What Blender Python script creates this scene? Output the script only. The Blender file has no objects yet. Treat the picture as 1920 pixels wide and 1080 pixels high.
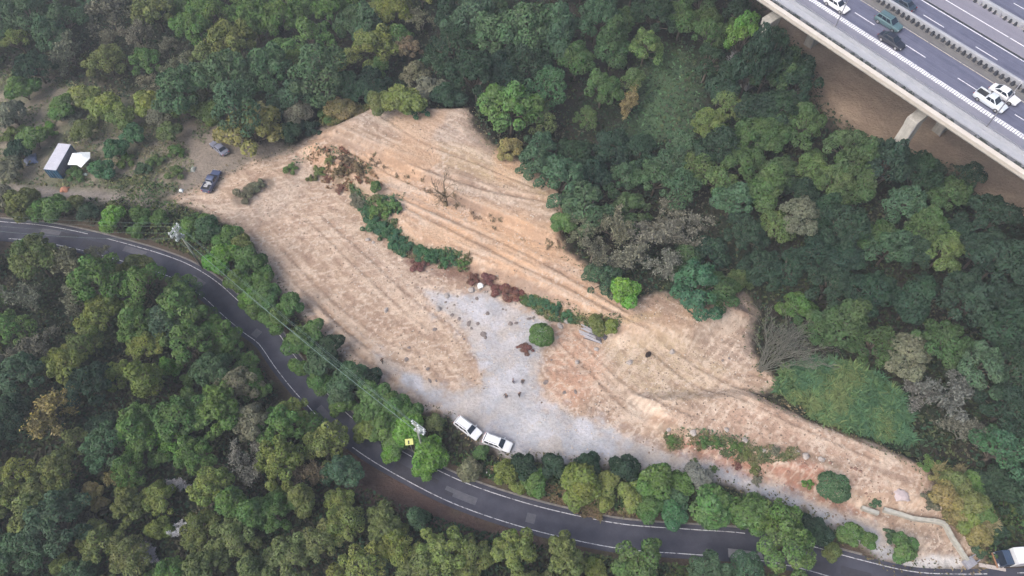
import bpy, bmesh, math, random
import numpy as np
from mathutils import Vector, Matrix, Euler

random.seed(7); rng = np.random.default_rng(7)
scene = bpy.context.scene
COL = scene.collection

# ------------------------------------------------------------------ camera
CAM_H = 106.0; TILT = math.radians(31.0); FPX = 1371.0      # photo is 1920 x 1080
cam_data = bpy.data.cameras.new('camera'); cam = bpy.data.objects.new('camera', cam_data); COL.objects.link(cam)
cam.location = (0, 0, CAM_H); cam.rotation_euler = (TILT, 0, 0)
cam_data.sensor_width = 36.0; cam_data.lens = 36.0*FPX/1920.0
cam_data.clip_start = 0.5; cam_data.clip_end = 4000
scene.camera = cam
# ------------------------------------------------------------------ sky, sun, exposure
SUN_DIR = Vector((-0.58, -0.38, 0.82)).normalized()
world = bpy.data.worlds.new('World'); scene.world = world; world.use_nodes = True
wn = world.node_tree.nodes; wl = world.node_tree.links
sky = wn.new('ShaderNodeTexSky'); sky.sky_type = 'NISHITA'; sky.sun_disc = False
sky.sun_elevation = math.asin(SUN_DIR.z); sky.sun_rotation = math.atan2(SUN_DIR.x, SUN_DIR.y)
sky.dust_density = 6.0; sky.air_density = 1.0; sky.ozone_density = 1.0
wn['Background'].inputs[1].default_value = 0.14
wl.new(sky.outputs[0], wn['Background'].inputs[0])
sd = bpy.data.lights.new('sun', 'SUN'); sd.energy = 1.5; sd.angle = math.radians(60); sd.color = (0.95, 0.98, 1.0)
sun = bpy.data.objects.new('sun', sd); COL.objects.link(sun)
sun.rotation_euler = (-SUN_DIR).to_track_quat('-Z', 'Y').to_euler(); sun.location = (-60, -10, 200)
scene.view_settings.view_transform = 'Standard'; scene.view_settings.look = 'None'
scene.view_settings.exposure = 0.48; scene.view_settings.gamma = 1.0
scene.view_settings.use_curve_mapping = False
scene.render.engine = 'CYCLES'
scene.cycles.max_bounces = 3; scene.cycles.diffuse_bounces = 1; scene.cycles.transmission_bounces = 2; scene.cycles.use_fast_gi = False
scene.cycles.use_adaptive_sampling = True; scene.cycles.adaptive_threshold = 0.045; scene.cycles.adaptive_min_samples = 16
scene.cycles.filter_width = 1.5
scene.render.film_transparent = False

# ------------------------------------------------------------------ pixel <-> place
cT, sT = math.cos(TILT), math.sin(TILT)
def W0(px, py, z=0.0):
    """photo pixel -> place (x, y) on the level z"""
    px = np.asarray(px, float); py = np.asarray(py, float)
    dx = px-960; dy = -(py-540)*cT + FPX*sT; dz = -(py-540)*sT - FPX*cT
    t = (z-CAM_H)/dz
    return dx*t, dy*t
def WP(pts, z=0.0):
    a = np.array(pts, float); x, y = W0(a[:, 0], a[:, 1], z); return np.stack([x, y], 1)

# ------------------------------------------------------------------ numeric noise and distance helpers
def _hash(ix, iy, s):
    h = (ix.astype(np.int64)*374761393 + iy.astype(np.int64)*668265263 + s*1442695041) & 0x7fffffff
    h = ((h ^ (h >> 13))*1274126177) & 0x7fffffff
    return ((h ^ (h >> 16)) & 0xffff)/65535.0
def vnoise(x, y, s=0):
    ix = np.floor(x); iy = np.floor(y); fx = x-ix; fy = y-iy
    fx = fx*fx*(3-2*fx); fy = fy*fy*(3-2*fy)
    a = _hash(ix, iy, s); b = _hash(ix+1, iy, s); c = _hash(ix, iy+1, s); d = _hash(ix+1, iy+1, s)
    return (a*(1-fx)+b*fx)*(1-fy) + (c*(1-fx)+d*fx)*fy
def fbm(x, y, s=0, o=4):
    r = np.zeros_like(x, dtype=float); a = 0.5; t = 0
    for k in range(o):
        r += a*vnoise(x, y, s+k*17); t += a; a *= .5; x = x*2.03+3.1; y = y*2.03+7.7
    return r/t
def seg_dist(x, y, pts, closed=False):
    """distance to a polyline, index along it"""
    x = np.asarray(x, float); y = np.asarray(y, float)
    if x.size > 5000:
        lo = pts.min(0); hi = pts.max(0); e = np.hypot(np.maximum(np.maximum(lo[0]-x, x-hi[0]), 0), np.maximum(np.maximum(lo[1]-y, y-hi[1]), 0)); m = e < 10
        if not m.all():
            best = e+10.0; along = np.zeros(x.shape)
            if m.any(): best[m], along[m] = seg_dist_(x[m], y[m], pts, closed)
            return best, along
    return seg_dist_(x, y, pts, closed)
def seg_dist_(x, y, pts, closed):
    n = len(pts); best = np.full(x.shape, 1e9); along = np.zeros(x.shape); acc = 0.0
    for i in range(n if closed else n-1):
        a = pts[i]; b = pts[(i+1) % n]; e = b-a; L2 = float(e@e)+1e-9; L = math.sqrt(L2)
        t = np.clip(((x-a[0])*e[0]+(y-a[1])*e[1])/L2, 0, 1)
        d = np.hypot(x-a[0]-t*e[0], y-a[1]-t*e[1])
        m = d < best; best = np.where(m, d, best); along = np.where(m, acc+t*L, along); acc += L
    return best, along
def inside(x, y, pts):
    c = np.zeros(x.shape, bool); n = len(pts); j = n-1
    for i in range(n):
        xi, yi = pts[i]; xj, yj = pts[j]
        k = ((yi > y) != (yj > y)) & (x < (xj-xi)*(y-yi)/(yj-yi+1e-12)+xi)
        c ^= k; j = i
    return c
def sdf(x, y, pts):
    """positive inside"""
    d, _ = seg_dist(x, y, pts, True); return np.where(inside(x, y, pts), d, -d)
def sstep(a, b, v):
    t = np.clip((v-a)/(b-a), 0, 1); return t*t*(3-2*t)
def catmull(pts, step=1.0):
    P = [2*pts[0]-pts[1]]+list(pts)+[2*pts[-1]-pts[-2]]; out = []
    for i in range(1, len(P)-2):
        a, b, c, d = P[i-1], P[i], P[i+1], P[i+2]; n = max(2, int(np.linalg.norm(c-b)/step))
        for k in range(n):
            t = k/n; out.append(.5*(2*b+(c-a)*t+(2*a-5*b+4*c-d)*t*t+(3*b-a-3*c+d)*t**3))
    out.append(P[-2]); return np.array(out)

# ------------------------------------------------------------------ plan of the place (outlines)
CLEAR = WP([(318,372),(372,392),(430,424),(478,478),(520,545),(580,612),(640,668),(700,724),(760,768),(845,780),(900,835),(955,856),(1010,862),(1110,872),
 (1250,888),(1350,908),(1450,935),(1530,968),(1590,1003),(1660,1042),(1695,1066),(1800,1066),(1842,1048),(1828,1000),(1790,965),(1735,940),(1725,885),(1660,850),
 (1560,808),(1480,775),(1405,742),(1462,722),(1422,690),(1405,640),(1418,590),(1392,556),(1310,592),(1240,560),(1195,572),(1160,572),(1120,525),(1062,490),(1040,445),
 (1072,388),(1022,340),(962,316),(926,300),(884,262),(880,214),(780,216),(700,222),(600,240),(545,285),(480,300),(430,322),(350,362)])
ROADC = catmull(WP([(-330,402),(-150,412),(0,428),(60,433),(120,443),(200,462),(290,488),(345,510),(392,540),(432,576),(468,606),(500,630),(530,672),(560,710),(592,745),
 (638,792),(700,838),(775,881),(852,919),(940,951),(1040,979),(1165,1004),(1290,1014),(1400,1022),(1500,1040),(1600,1068),(1710,1094),(1800,1100),(1920,1098),(2100,1090),(2300,1080)]), 1.2)
ROAD_HW = 2.05
RIM = WP([(860,150),(884,215),(930,300),(1020,340),(1075,390),(1050,470),(1130,540),(1180,590),(1290,600),(1410,585),(1420,690),(1470,740),(1560,800),(1730,870),(1860,960),(1930,1000),(2600,1000),(2600,-300),(860,-300)])
TOPL = WP([(-700,160),(0,150),(350,170),(560,215),(700,205),(880,200),(880,-300),(-700,-300)])
TERR = WP([(560,285),(640,345),(700,400),(780,470),(870,500),(960,535),(1070,592),(1165,640),(1300,640),(1420,600),(1075,390),(884,215),(700,215)])
TERR2 = WP([(590,255),(700,300),(780,345),(860,395),(950,432),(1045,478),(1080,390),(900,200),(700,205)])
PLAT = WP([(1180,740),(1240,812),(1300,842),(1400,872),(1500,910),(1600,945),(1660,955),(1780,975),(1840,1040),(1900,1000),(1740,870),(1560,800),(1400,730)])
CUT = WP([(640,840),(760,905),(860,955),(960,1000),(1040,1035),(1000,1200),(500,1200),(-600,1200),(-600,520),(0,470),(180,490),(330,540),(400,600),(450,660),(520,740),(580,800)])

VA = np.array(W0(1440, 8, 24.0)); VB = np.array(W0(1920, 330, 24.0)); VANG = math.atan2(VB[1]-VA[1], VB[0]-VA[0]); VZ = 24.0
vd = np.array([math.cos(VANG), math.sin(VANG)]); vn = np.array([-vd[1], vd[0]])
def height0(x, y):
    wob = 2.5*(fbm(x/14, y/14, 5, 3)-.5)
    z = -7.0*sstep(0, 28, sdf(x, y, RIM)+wob)
    vo = (x-VA[0])*vn[0]+(y-VA[1])*vn[1]; z = z+12.5*sstep(-48, -3, vo+wob)*sstep(-2, 20, sdf(x, y, RIM))
    z = z-5.0*sstep(0, 25, sdf(x, y, TOPL)+wob)
    z = z+2.1*sstep(-1.0, 1.9, sdf(x, y, TERR)+wob*.25)
    z = z+1.2*sstep(-.7, 1.2, sdf(x, y, TERR2)+wob*.2)
    z = z+1.9*sstep(-.6, 2.2, sdf(x, y, PLAT)+wob*.3)
    d = sdf(x, y, CUT)
    z = z+sstep(0, 4, d)*1.2+np.clip(d-3, 0, 60)*.14
    return z
def road_z(s):
    return -0.5+0*s
def height(x, y):
    x = np.asarray(x, float); y = np.asarray(y, float); z = height0(x, y)
    d, _ = seg_dist(x, y, ROADC[::3])
    k = sstep(2.6, 6.0, d)
    z = z*k+(-0.5)*(1-k)
    c = sdf(x, y, CLEAR)
    rough = np.where(c > 0, .15, .5)
    z = z+rough*(fbm(x/2.6, y/2.6, 31, 5)-.5)*k
    # wheel ruts pressed into the soil
    for pts, w, dep in RUTS:
        q, _ = seg_dist(x, y, pts)
        z = z-dep*np.exp(-(q/w)**2)+dep*.5*np.exp(-((q-1.9*w)/w)**2)
    return z
RUTS = []
for pl, w, dep in [([(553,548),(600,598),(645,640),(692,682),(740,712)], .35, .22), ([(590,560),(640,610),(690,650)], .3, .15),
                   ([(640,268),(740,312),(840,352),(930,380),(1040,400)], .4, .2), ([(760,400),(860,448),(960,500),(1060,548),(1150,596)], .4, .18),
                   ([(740,378),(860,430),(980,484),(1090,545),(1180,600)], .35, .14), ([(600,250),(700,290),(800,330)], .35, .14),
                   ([(600,400),(690,480),(760,545),(830,600)], .3, .10), ([(575,408),(660,490),(735,560),(800,615)], .3, .10),
                   ([(1160,600),(1240,640),(1330,700),(1420,740),(1540,800),(1650,850)], .35, .12),
                   ([(1140,610),(1215,655),(1300,720),(1400,762),(1520,820),(1640,872)], .28, .12), ([(1050,640),(1110,700),(1180,770),(1260,800)], .28, .10), ([(1080,625),(1140,690),(1215,750),(1300,790)], .28, .10),
                   ([(500,470),(570,545),(640,612),(710,662),(790,690)], .28, .10), ([(525,460),(600,540),(670,600),(740,645),(810,668)], .28, .10), ([(660,300),(760,352),(870,398),(980,440),(1050,470)], .3, .13),
                   ([(720,240),(800,290),(900,330),(1000,372)], .28, .10), ([(850,470),(930,505),(1010,545),(1090,585)], .3, .12), ([(1340,720),(1400,700),(1440,712)], .28, .1)]:
    RUTS.append((catmull(WP(pl), 2.0), w, dep))

def heading(p, q, z=0.0):
    a = W0(p[0], p[1], z); b = W0(q[0], q[1], z); return math.atan2(b[1]-a[1], b[0]-a[0])

# ------------------------------------------------------------------ mesh builder
class MB:
    def __init__(s): s.v = []; s.f = []
    def add(s, vs, fs):
        o = len(s.v); s.v += [tuple(v) for v in vs]; s.f += [tuple(i+o for i in f) for f in fs]; return s
    def box(s, c, d, rz=0.0, taper=(1, 1), M=None):
        x, y, z = d[0]/2, d[1]/2, d[2]/2; R = Matrix.Rotation(rz, 3, 'Z'); vs = []
        for sz in (-1, 1):
            kx, ky = (taper if sz > 0 else (1, 1))
            for sx, sy in ((-1,-1),(1,-1),(1,1),(-1,1)):
                p = R @ Vector((sx*x*kx, sy*y*ky, sz*z))+Vector(c); vs.append(M @ p if M else p)
        return s.add(vs, [(3,2,1,0),(4,5,6,7),(0,1,5,4),(1,2,6,5),(2,3,7,6),(3,0,4,7)])
    def tube(s, pts, r, n=6, cap=True):
        pts = [Vector(p) for p in pts]; m = len(pts); rr = r if isinstance(r, (list, tuple)) else [r]*m; vs = []; fs = []
        for i, p in enumerate(pts):
            t = (pts[min(i+1, m-1)]-pts[max(i-1, 0)]).normalized()
            a = t.cross(Vector((0, 0, 1)));  a = a.normalized() if a.length > 1e-3 else Vector((1, 0, 0)); b = t.cross(a)
            for k in range(n):
                q = 2*math.pi*k/n; vs.append(p+(a*math.cos(q)+b*math.sin(q))*rr[i])
        for i in range(m-1):
            for k in range(n):
                fs.append((i*n+k, i*n+(k+1) % n, (i+1)*n+(k+1) % n, (i+1)*n+k))
        if cap: fs.append(tuple(range(n))[::-1]); fs.append(tuple((m-1)*n+k for k in range(n)))
        return s.add(vs, fs)
    def cyl(s, c, r, h, n=16, axis='Z', r2=None):
        c = Vector(c); d = {'X': Vector((1,0,0)), 'Y': Vector((0,1,0)), 'Z': Vector((0,0,1))}[axis]
        return s.tube([c-d*h/2, c+d*h/2], [r, r if r2 is None else r2], n)
    def loft(s, rings, cap=True, closed=True):
        n = len(rings[0]); vs = [p for r in rings for p in r]; fs = []
        for i in range(len(rings)-1):
            for k in range(n if closed else n-1):
                fs.append((i*n+k, i*n+(k+1) % n, (i+1)*n+(k+1) % n, (i+1)*n+k))
        if cap: fs.append(tuple(range(n))[::-1]); fs.append(tuple((len(rings)-1)*n+k for k in range(n)))
        return s.add(vs, fs)
    def mesh(s, name, mat, smooth=False):
        me = bpy.data.meshes.new(name); me.from_pydata(s.v, [], s.f); me.materials.append(mat)
        if smooth:
            me.polygons.foreach_set('use_smooth', [True]*len(me.polygons))
        me.update(); return me
    def build(s, name, mat, parent=None, smooth=False, bevel=0):
        me = s.mesh(name, mat, smooth)
        if bevel:
            bm = bmesh.new(); bm.from_mesh(me); bmesh.ops.recalc_face_normals(bm, faces=bm.faces)
            bmesh.ops.bevel(bm, geom=[e for e in bm.edges if len(e.link_faces) == 2 and e.calc_face_angle(0) > .5], offset=bevel, segments=2, affect='EDGES', profile=.6)
            bm.to_mesh(me); bm.free()
        return link(name, me, parent)
def link(name, data, parent=None):
    o = bpy.data.objects.new(name, data); COL.objects.link(o)
    if parent: o.parent = parent
    return o
def empty(name, loc=(0, 0, 0), rz=0.0):
    o = bpy.data.objects.new(name, None); COL.objects.link(o); o.location = loc; o.rotation_euler = (0, 0, rz); o.empty_display_size = .3; return o
def tag(o, label, cat, group=None, kind=None):
    o['label'] = label; o['category'] = cat
    if group: o['group'] = group
    if kind: o['kind'] = kind
    return o
def structure(o): o['kind'] = 'structure'; return o

# ------------------------------------------------------------------ materials
GAIN = 1.45
def S(r, g, b, k=1.0):
    f = lambda c: (c/255/12.92 if c <= 10 else ((c/255+.055)/1.055)**2.4)/GAIN*k
    return (f(r), f(g), f(b))
def new_mat(name):
    m = bpy.data.materials.new(name); m.use_nodes = True; return m, m.node_tree.nodes, m.node_tree.links, m.node_tree.nodes['Principled BSDF']
def plain(name, col, rough=.7, var=.18, scale=3.0, bump=0.0, metal=0.0, spec=.5, coat=0.0):
    m, n, l, p = new_mat(name)
    p.inputs['Roughness'].default_value = rough; p.inputs['Metallic'].default_value = metal; p.inputs['Specular IOR Level'].default_value = spec
    p.inputs['Coat Weight'].default_value = coat
    tc = n.new('ShaderNodeTexCoord'); t = n.new('ShaderNodeTexNoise'); t.inputs['Scale'].default_value = scale; t.inputs['Detail'].default_value = 5
    l.new(tc.outputs['Object'], t.inputs['Vector'])
    r = n.new('ShaderNodeMapRange'); r.inputs[1].default_value = .3; r.inputs[2].default_value = .7; r.inputs[3].default_value = 1-var; r.inputs[4].default_value = 1+var
    l.new(t.outputs['Fac'], r.inputs[0])
    v = n.new('ShaderNodeVectorMath'); v.operation = 'SCALE'; v.inputs[0].default_value = col[:3]
    l.new(r.outputs[0], v.inputs['Scale']); l.new(v.outputs[0], p.inputs['Base Color'])
    if bump:
        b = n.new('ShaderNodeBump'); b.inputs['Strength'].default_value = bump; b.inputs['Distance'].default_value = .05
        l.new(t.outputs['Fac'], b.inputs['Height']); l.new(b.outputs[0], p.inputs['Normal'])
    return m
def attr_ground(name):
    """soil and undergrowth: colour of each place from the attribute 'soil', with grain and clods"""
    m, n, l, p = new_mat(name); p.inputs['Roughness'].default_value = .95; p.inputs['Specular IOR Level'].default_value = .15
    a = n.new('ShaderNodeVertexColor'); a.layer_name = 'soil'
    tc = n.new('ShaderNodeTexCoord')
    t1 = n.new('ShaderNodeTexNoise'); t1.inputs['Scale'].default_value = 2.2; t1.inputs['Detail'].default_value = 8; t1.inputs['Roughness'].default_value = .65
    t2 = n.new('ShaderNodeTexVoronoi'); t2.inputs['Scale'].default_value = 1.1
    l.new(tc.outputs['Object'], t1.inputs['Vector']); l.new(tc.outputs['Object'], t2.inputs['Vector'])
    r = n.new('ShaderNodeMapRange'); r.inputs[1].default_value = .3; r.inputs[2].default_value = .7; r.inputs[3].default_value = .83; r.inputs[4].default_value = 1.16
    l.new(t1.outputs['Fac'], r.inputs[0])
    v = n.new('ShaderNodeVectorMath'); v.operation = 'SCALE'; l.new(a.outputs['Color'], v.inputs[0]); l.new(r.outputs[0], v.inputs['Scale'])
    l.new(v.outputs[0], p.inputs['Base Color'])
    ad = n.new('ShaderNodeMath'); ad.operation = 'MULTIPLY_ADD'; l.new(t2.outputs['Distance'], ad.inputs[0]); ad.inputs[1].default_value = .25; l.new(t1.outputs['Fac'], ad.inputs[2])
    b = n.new('ShaderNodeBump'); b.inputs['Strength'].default_value = .9; b.inputs['Distance'].default_value = .25
    l.new(ad.outputs[0], b.inputs['Height']); l.new(b.outputs[0], p.inputs['Normal'])
    return m
def leaf_mat(name, use_vertex=False):
    m, n, l, p = new_mat(name); p.inputs['Roughness'].default_value = .6; p.inputs['Specular IOR Level'].default_value = .25
    if use_vertex:
        c = n.new('ShaderNodeVertexColor'); c.layer_name = 'tintcol'; col = c.outputs['Color']
    else:
        oi = n.new('ShaderNodeObjectInfo')
        a = n.new('ShaderNodeAttribute'); a.attribute_name = 'tint'
        sep = n.new('ShaderNodeSeparateColor'); l.new(a.outputs['Color'], sep.inputs[0])
        mr = n.new('ShaderNodeMapRange'); mr.inputs[3].default_value = .62; mr.inputs[4].default_value = 1.38; l.new(sep.outputs[0], mr.inputs[0])
        sc = n.new('ShaderNodeVectorMath'); sc.operation = 'SCALE'; l.new(oi.outputs['Color'], sc.inputs[0]); l.new(mr.outputs[0], sc.inputs['Scale'])
        hs = n.new('ShaderNodeHueSaturation'); l.new(sc.outputs[0], hs.inputs['Color'])
        hr = n.new('ShaderNodeMapRange'); hr.inputs[3].default_value = .47; hr.inputs[4].default_value = .525; l.new(sep.outputs[1], hr.inputs[0])
        l.new(hr.outputs[0], hs.inputs['Hue']); sr = n.new('ShaderNodeMapRange'); sr.inputs[3].default_value = .8; sr.inputs[4].default_value = 1.15; l.new(sep.outputs[2], sr.inputs[0]); l.new(sr.outputs[0], hs.inputs['Saturation'])
        col = hs.outputs[0]
    df = n.new('ShaderNodeBsdfDiffuse'); l.new(col, df.inputs['Color']); n.remove(p); l.new(df.outputs[0], n['Material Output'].inputs[0]); return m
def bark_mat(name):
    m, n, l, p = new_mat(name); p.inputs['Roughness'].default_value = .9
    oi = n.new('ShaderNodeObjectInfo'); tc = n.new('ShaderNodeTexCoord'); t = n.new('ShaderNodeTexNoise'); t.inputs['Scale'].default_value = 6
    l.new(tc.outputs['Object'], t.inputs['Vector']); r = n.new('ShaderNodeMapRange'); r.inputs[3].default_value = .6; r.inputs[4].default_value = 1.4; l.new(t.outputs['Fac'], r.inputs[0])
    v = n.new('ShaderNodeVectorMath'); v.operation = 'SCALE'; l.new(oi.outputs['Color'], v.inputs[0]); l.new(r.outputs[0], v.inputs['Scale']); l.new(v.outputs[0], p.inputs['Base Color'])
    return m
M_GROUND = attr_ground('soil')
M_LEAF = leaf_mat('leaf'); M_UNDER = leaf_mat('undergrowth_leaf', True); M_BARK = bark_mat('bark')

# ================================================================== GROUND
def axis(lo, hi, flo, fhi, fine, mid, far):
    a = list(np.arange(flo, fhi, fine)); x = a[-1]; st = fine
    while x < hi: st = min(st*1.25, mid); x += st; a.append(x)
    while x < far: st *= 1.35; x += st; a.append(x)
    x = a[0]; st = fine; b = []
    while x > lo: st = min(st*1.25, mid); x -= st; b.append(x)
    while x > -far: st *= 1.35; x -= st; b.append(x)
    return np.array(b[::-1]+a)
gx = axis(-125, 125, -68, 72, .23, .9, 700); gy = axis(5, 160, 17.5, 108, .23, .9, 700)
NX, NY = len(gx), len(gy)
X, Y = np.meshgrid(gx, gy); X = X.ravel(); Y = Y.ravel()
Z = height(X, Y)
cl = sdf(X, Y, CLEAR)
ZG = Z.reshape(NY, NX)
def lookup(F, x, y):
    i = int(min(max(np.searchsorted(gx, x)-1, 0), NX-2)); j = int(min(max(np.searchsorted(gy, y)-1, 0), NY-2))
    tx = (x-gx[i])/(gx[i+1]-gx[i]); ty = (y-gy[j])/(gy[j+1]-gy[j])
    return float((F[j, i]*(1-tx)+F[j, i+1]*tx)*(1-ty)+(F[j+1, i]*(1-tx)+F[j+1, i+1]*tx)*ty)
def hz(x, y): return lookup(ZG, float(x), float(y))
def G(px, py, up=0.0):
    """place on the ground (below 'up' metres) that the photo shows at this pixel"""
    z = 0.0
    for _ in range(8):
        x, y = W0(px, py, z); z = hz(x, y)+up
    return Vector((float(x), float(y), z-up))
def WG(pts): return np.array([G(*p)[:2] for p in pts])
warp = 1.6*(fbm(X/2.6, Y/2.6, 71, 4)-.5)+.8*(fbm(X/.7, Y/.7, 73, 2)-.5)
C = np.zeros((len(X), 3)); C[:] = S(56, 53, 47)
def mixc(k, col):
    k = np.clip(k, 0, 1)[:, None]; C[:] = C*(1-k)+np.array(col)*k
BROWN = WG([(1380,-60),(1470,70),(1520,125),(1535,190),(1600,250),(1690,282),(1790,318),(1850,384),(1960,412),(2150,500),(2400,300),(2300,-200),(1500,-200)])
MEADOW = WG([(1205,80),(1282,100),(1305,180),(1282,252),(1190,275),(1200,200)])
def poly(pts, col, soft=1.0, s=1.0, z=0.0, w=1.0):
    mixc(s*sstep(-soft, soft, sdf(X, Y, pts if isinstance(pts, np.ndarray) else WP(pts, z))+warp*w), col)
def stroke(pts, width, col, s=1.0, seed=0, soft=.5, patch=.0):
    d, al = seg_dist(X, Y, catmull(WP(pts), 1.5))
    k = 1-sstep(width*(1-soft), width, d+warp*.25)
    if patch: k = k*sstep(patch-.15, patch+.15, fbm(al/2.2+seed*9.1, d/.8, seed, 3))
    mixc(s*k, col)
n_big = fbm(X/11, Y/11, 3, 4); n_mid = fbm(X/2.7, Y/2.7, 9, 4); n_fine = fbm(X/.8, Y/.8, 13, 3)
# --- ground outside the clearing
mixc(.8*sstep(.42, .62, n_big), S(50, 62, 46)); mixc(.5*sstep(.5, .7, n_mid), S(72, 64, 56))
poly(BROWN, S(212,186,164), 3, 1, 0, 2)
mixc(.35*(sdf(X, Y, BROWN) > 0)*sstep(.45, .65, n_mid), S(222,200,176))
mixc(.5*(sdf(X, Y, BROWN) > 0)*sstep(.52, .7, n_big), S(182,158,138))
poly([(-200,110),(120,150),(300,190),(420,240),(520,275),(480,300),(430,330),(340,372),(150,362),(-200,345)], S(164,154,136), 2.5, .95, 0, 2)
mixc(.7*(sdf(X, Y, WP([(-200,110),(120,150),(300,190),(340,372),(-200,345)])) > 0)*sstep(.46, .6, n_mid), S(112,118,90))
poly([(352,225),(470,262),(570,285),(520,350),(430,402),(325,372)], S(158,146,134), 1.5, .95, 0, 1.5)
poly(MEADOW, S(88,114,82), 4, .9, 0, 2)
poly([(-60,340),(150,355),(240,366),(332,385),(330,398),(230,384),(140,372),(-60,366)], S(168,158,150), .8, .9)
rd, ral = seg_dist(X, Y, ROADC[::3])
mixc(.85*(1-sstep(3.2, 6.5, rd+warp*1.5)), S(112, 96, 84)); mixc(.5*(1-sstep(3.0, 7.5, rd+warp*2))*sstep(.5, .62, n_mid), S(92, 92, 66))
poly([(655,840),(745,885),(830,935),(935,985),(1010,1010),(1000,1050),(850,1010),(740,960),(660,935),(610,880)], S(112,90,84), 1.5, .9, .8, 1.4)
# --- the clearing
inc = sstep(-.9, .9, cl+warp)
Cout = C.copy()
C[:] = S(196, 172, 152)
mixc(.5*sstep(.4, .65, n_big), S(186, 162, 144)); mixc(.35*sstep(.45, .65, fbm(X/6, Y/6, 21, 4)), S(216, 194, 172))
poly([(590,262),(700,300),(830,370),(980,430),(1060,500),(1170,580),(1130,620),(960,540),(870,490),(770,430),(700,360),(580,300)], S(226,190,160), 2, .9)
poly([(600,235),(880,212),(884,270),(960,320),(830,290),(700,260)], S(198,182,170), 2, .8)
poly([(640,238),(760,225),(860,262),(900,290),(800,285),(700,258)], S(224,214,206), 1.2, .45, 0, 2.5)
poly([(1040,615),(1130,640),(1140,700),(1080,770),(1020,745),(1025,680)], S(214,172,148), 1.5, .8)
poly([(1130,640),(1260,620),(1380,690),(1300,760),(1180,760)], S(214,198,168), 2.5, .6)
poly([(1190,585),(1290,600),(1400,580),(1420,690),(1370,690),(1280,640)], S(176,158,146), 1.6, .75)
poly([(1220,790),(1400,760),(1600,830),(1730,900),(1740,950),(1600,930),(1400,860)], S(204,174,156), 2, .6)
poly([(1248,822),(1300,832),(1370,850),(1420,868),(1460,900),(1420,905),(1330,880),(1270,855)], S(186,132,112), .8, .85)
poly([(1440,870),(1540,870),(1550,920),(1620,958),(1640,975),(1560,955),(1470,920)], S(190,130,112), .8, .7)
poly([(820,292),(900,300),(960,330),(1040,372),(1020,392),(930,365),(840,330)], S(216,196,158), 1.5, .6)
poly([(700,440),(860,520),(800,560),(820,620),(740,560),(660,470)], S(210,192,178), 2.5, .5)
poly([(345,365),(430,385),(520,340),(560,300),(600,310),(560,380),(480,430),(400,405)], S(196,182,170), 2, .7)
GREY = [(795,542),(850,555),(905,548),(960,578),(1005,596),(1028,606),(1022,650),(1005,690),(1012,745),(1062,770),(1130,800),(1210,838),(1290,862),(1380,880),(1470,925),(1560,955),(1650,995),
        (1720,1060),(1690,1070),(1600,1010),(1530,972),(1440,938),(1340,912),(1250,892),(1110,876),(1000,866),(950,858),(890,830),(842,778),(770,735),(712,690),(700,664),(760,690),(850,735),(905,720),(890,660),(860,600),(812,572)]
poly(GREY, S(202,206,215), 1.8, .9, 0, 3.2)
poly([(1640,985),(1760,1000),(1810,1050),(1720,1062),(1680,1020)], S(160,148,140), 1.5, .8)
poly([(1700,1052),(1760,1040),(1800,1052),(1800,1068),(1700,1070)], S(214,214,216), .5, .9)
poly([(840,560),(960,585),(1000,640),(960,690),(905,660),(870,610)], S(214,208,208), 1.5, .55, 0, 2)
poly([(860,770),(925,785),(1000,850),(940,846),(890,815)], S(172,172,184), 1.0, .6)
poly([(1000,770),(1060,790),(1065,808),(990,812)], S(216,214,214), .8, .7); poly([(835,755),(900,740),(905,765),(855,780)], S(212,202,196), .8, .6)
poly([(1172,745),(1212,735),(1236,762),(1218,790),(1180,790)], S(232,220,206), .5, .95, 0, .5)
g_in = sstep(-.5, .5, sdf(X, Y, WP(GREY)))
# bulldozer marks: pale and dark scrapings drawn out along the way the machines went
def along(ang, lx, ly, seed, o=4):
    c, s_ = math.cos(ang), math.sin(ang); u = X*c+Y*s_; v = -X*s_+Y*c
    v = v+1.3*(fbm(X/9, Y/9, seed+5, 2)-.5)*2
    return fbm(u/lx, v/ly, seed, o)
aA = heading((600, 290), (1150, 590)); aB = heading((480, 440), (760, 740)); aC = heading((1180, 640), (1640, 860))
mA = sstep(-2, 3, sdf(X, Y, TERR)); mP = sstep(-4, 6, X-W0(1080, 700)[0])*(1-mA); mB = (1-mA)*(1-mP)
st = mA*along(aA, 15, .5, 41)+mP*along(aC, 3.5, .7, 43)+mB*along(aB, 4.0, .55, 47)
st2 = mA*along(aA+.12, 9, .8, 51)+mP*along(aC+1.3, 2.4, .5, 53)+mB*along(aB+1.0, 2.2, .45, 57)
dirt = (1-.75*g_in)
mixc(.55*dirt*sstep(.57, .66, st), S(226, 206, 188)); mixc(.5*dirt*sstep(.45, .35, st), S(170, 144, 128))
mixc(.55*dirt*sstep(.59, .66, st2), S(234, 218, 202)); mixc(.3*dirt*sstep(.42, .33, st2), S(164, 140, 126))
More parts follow.
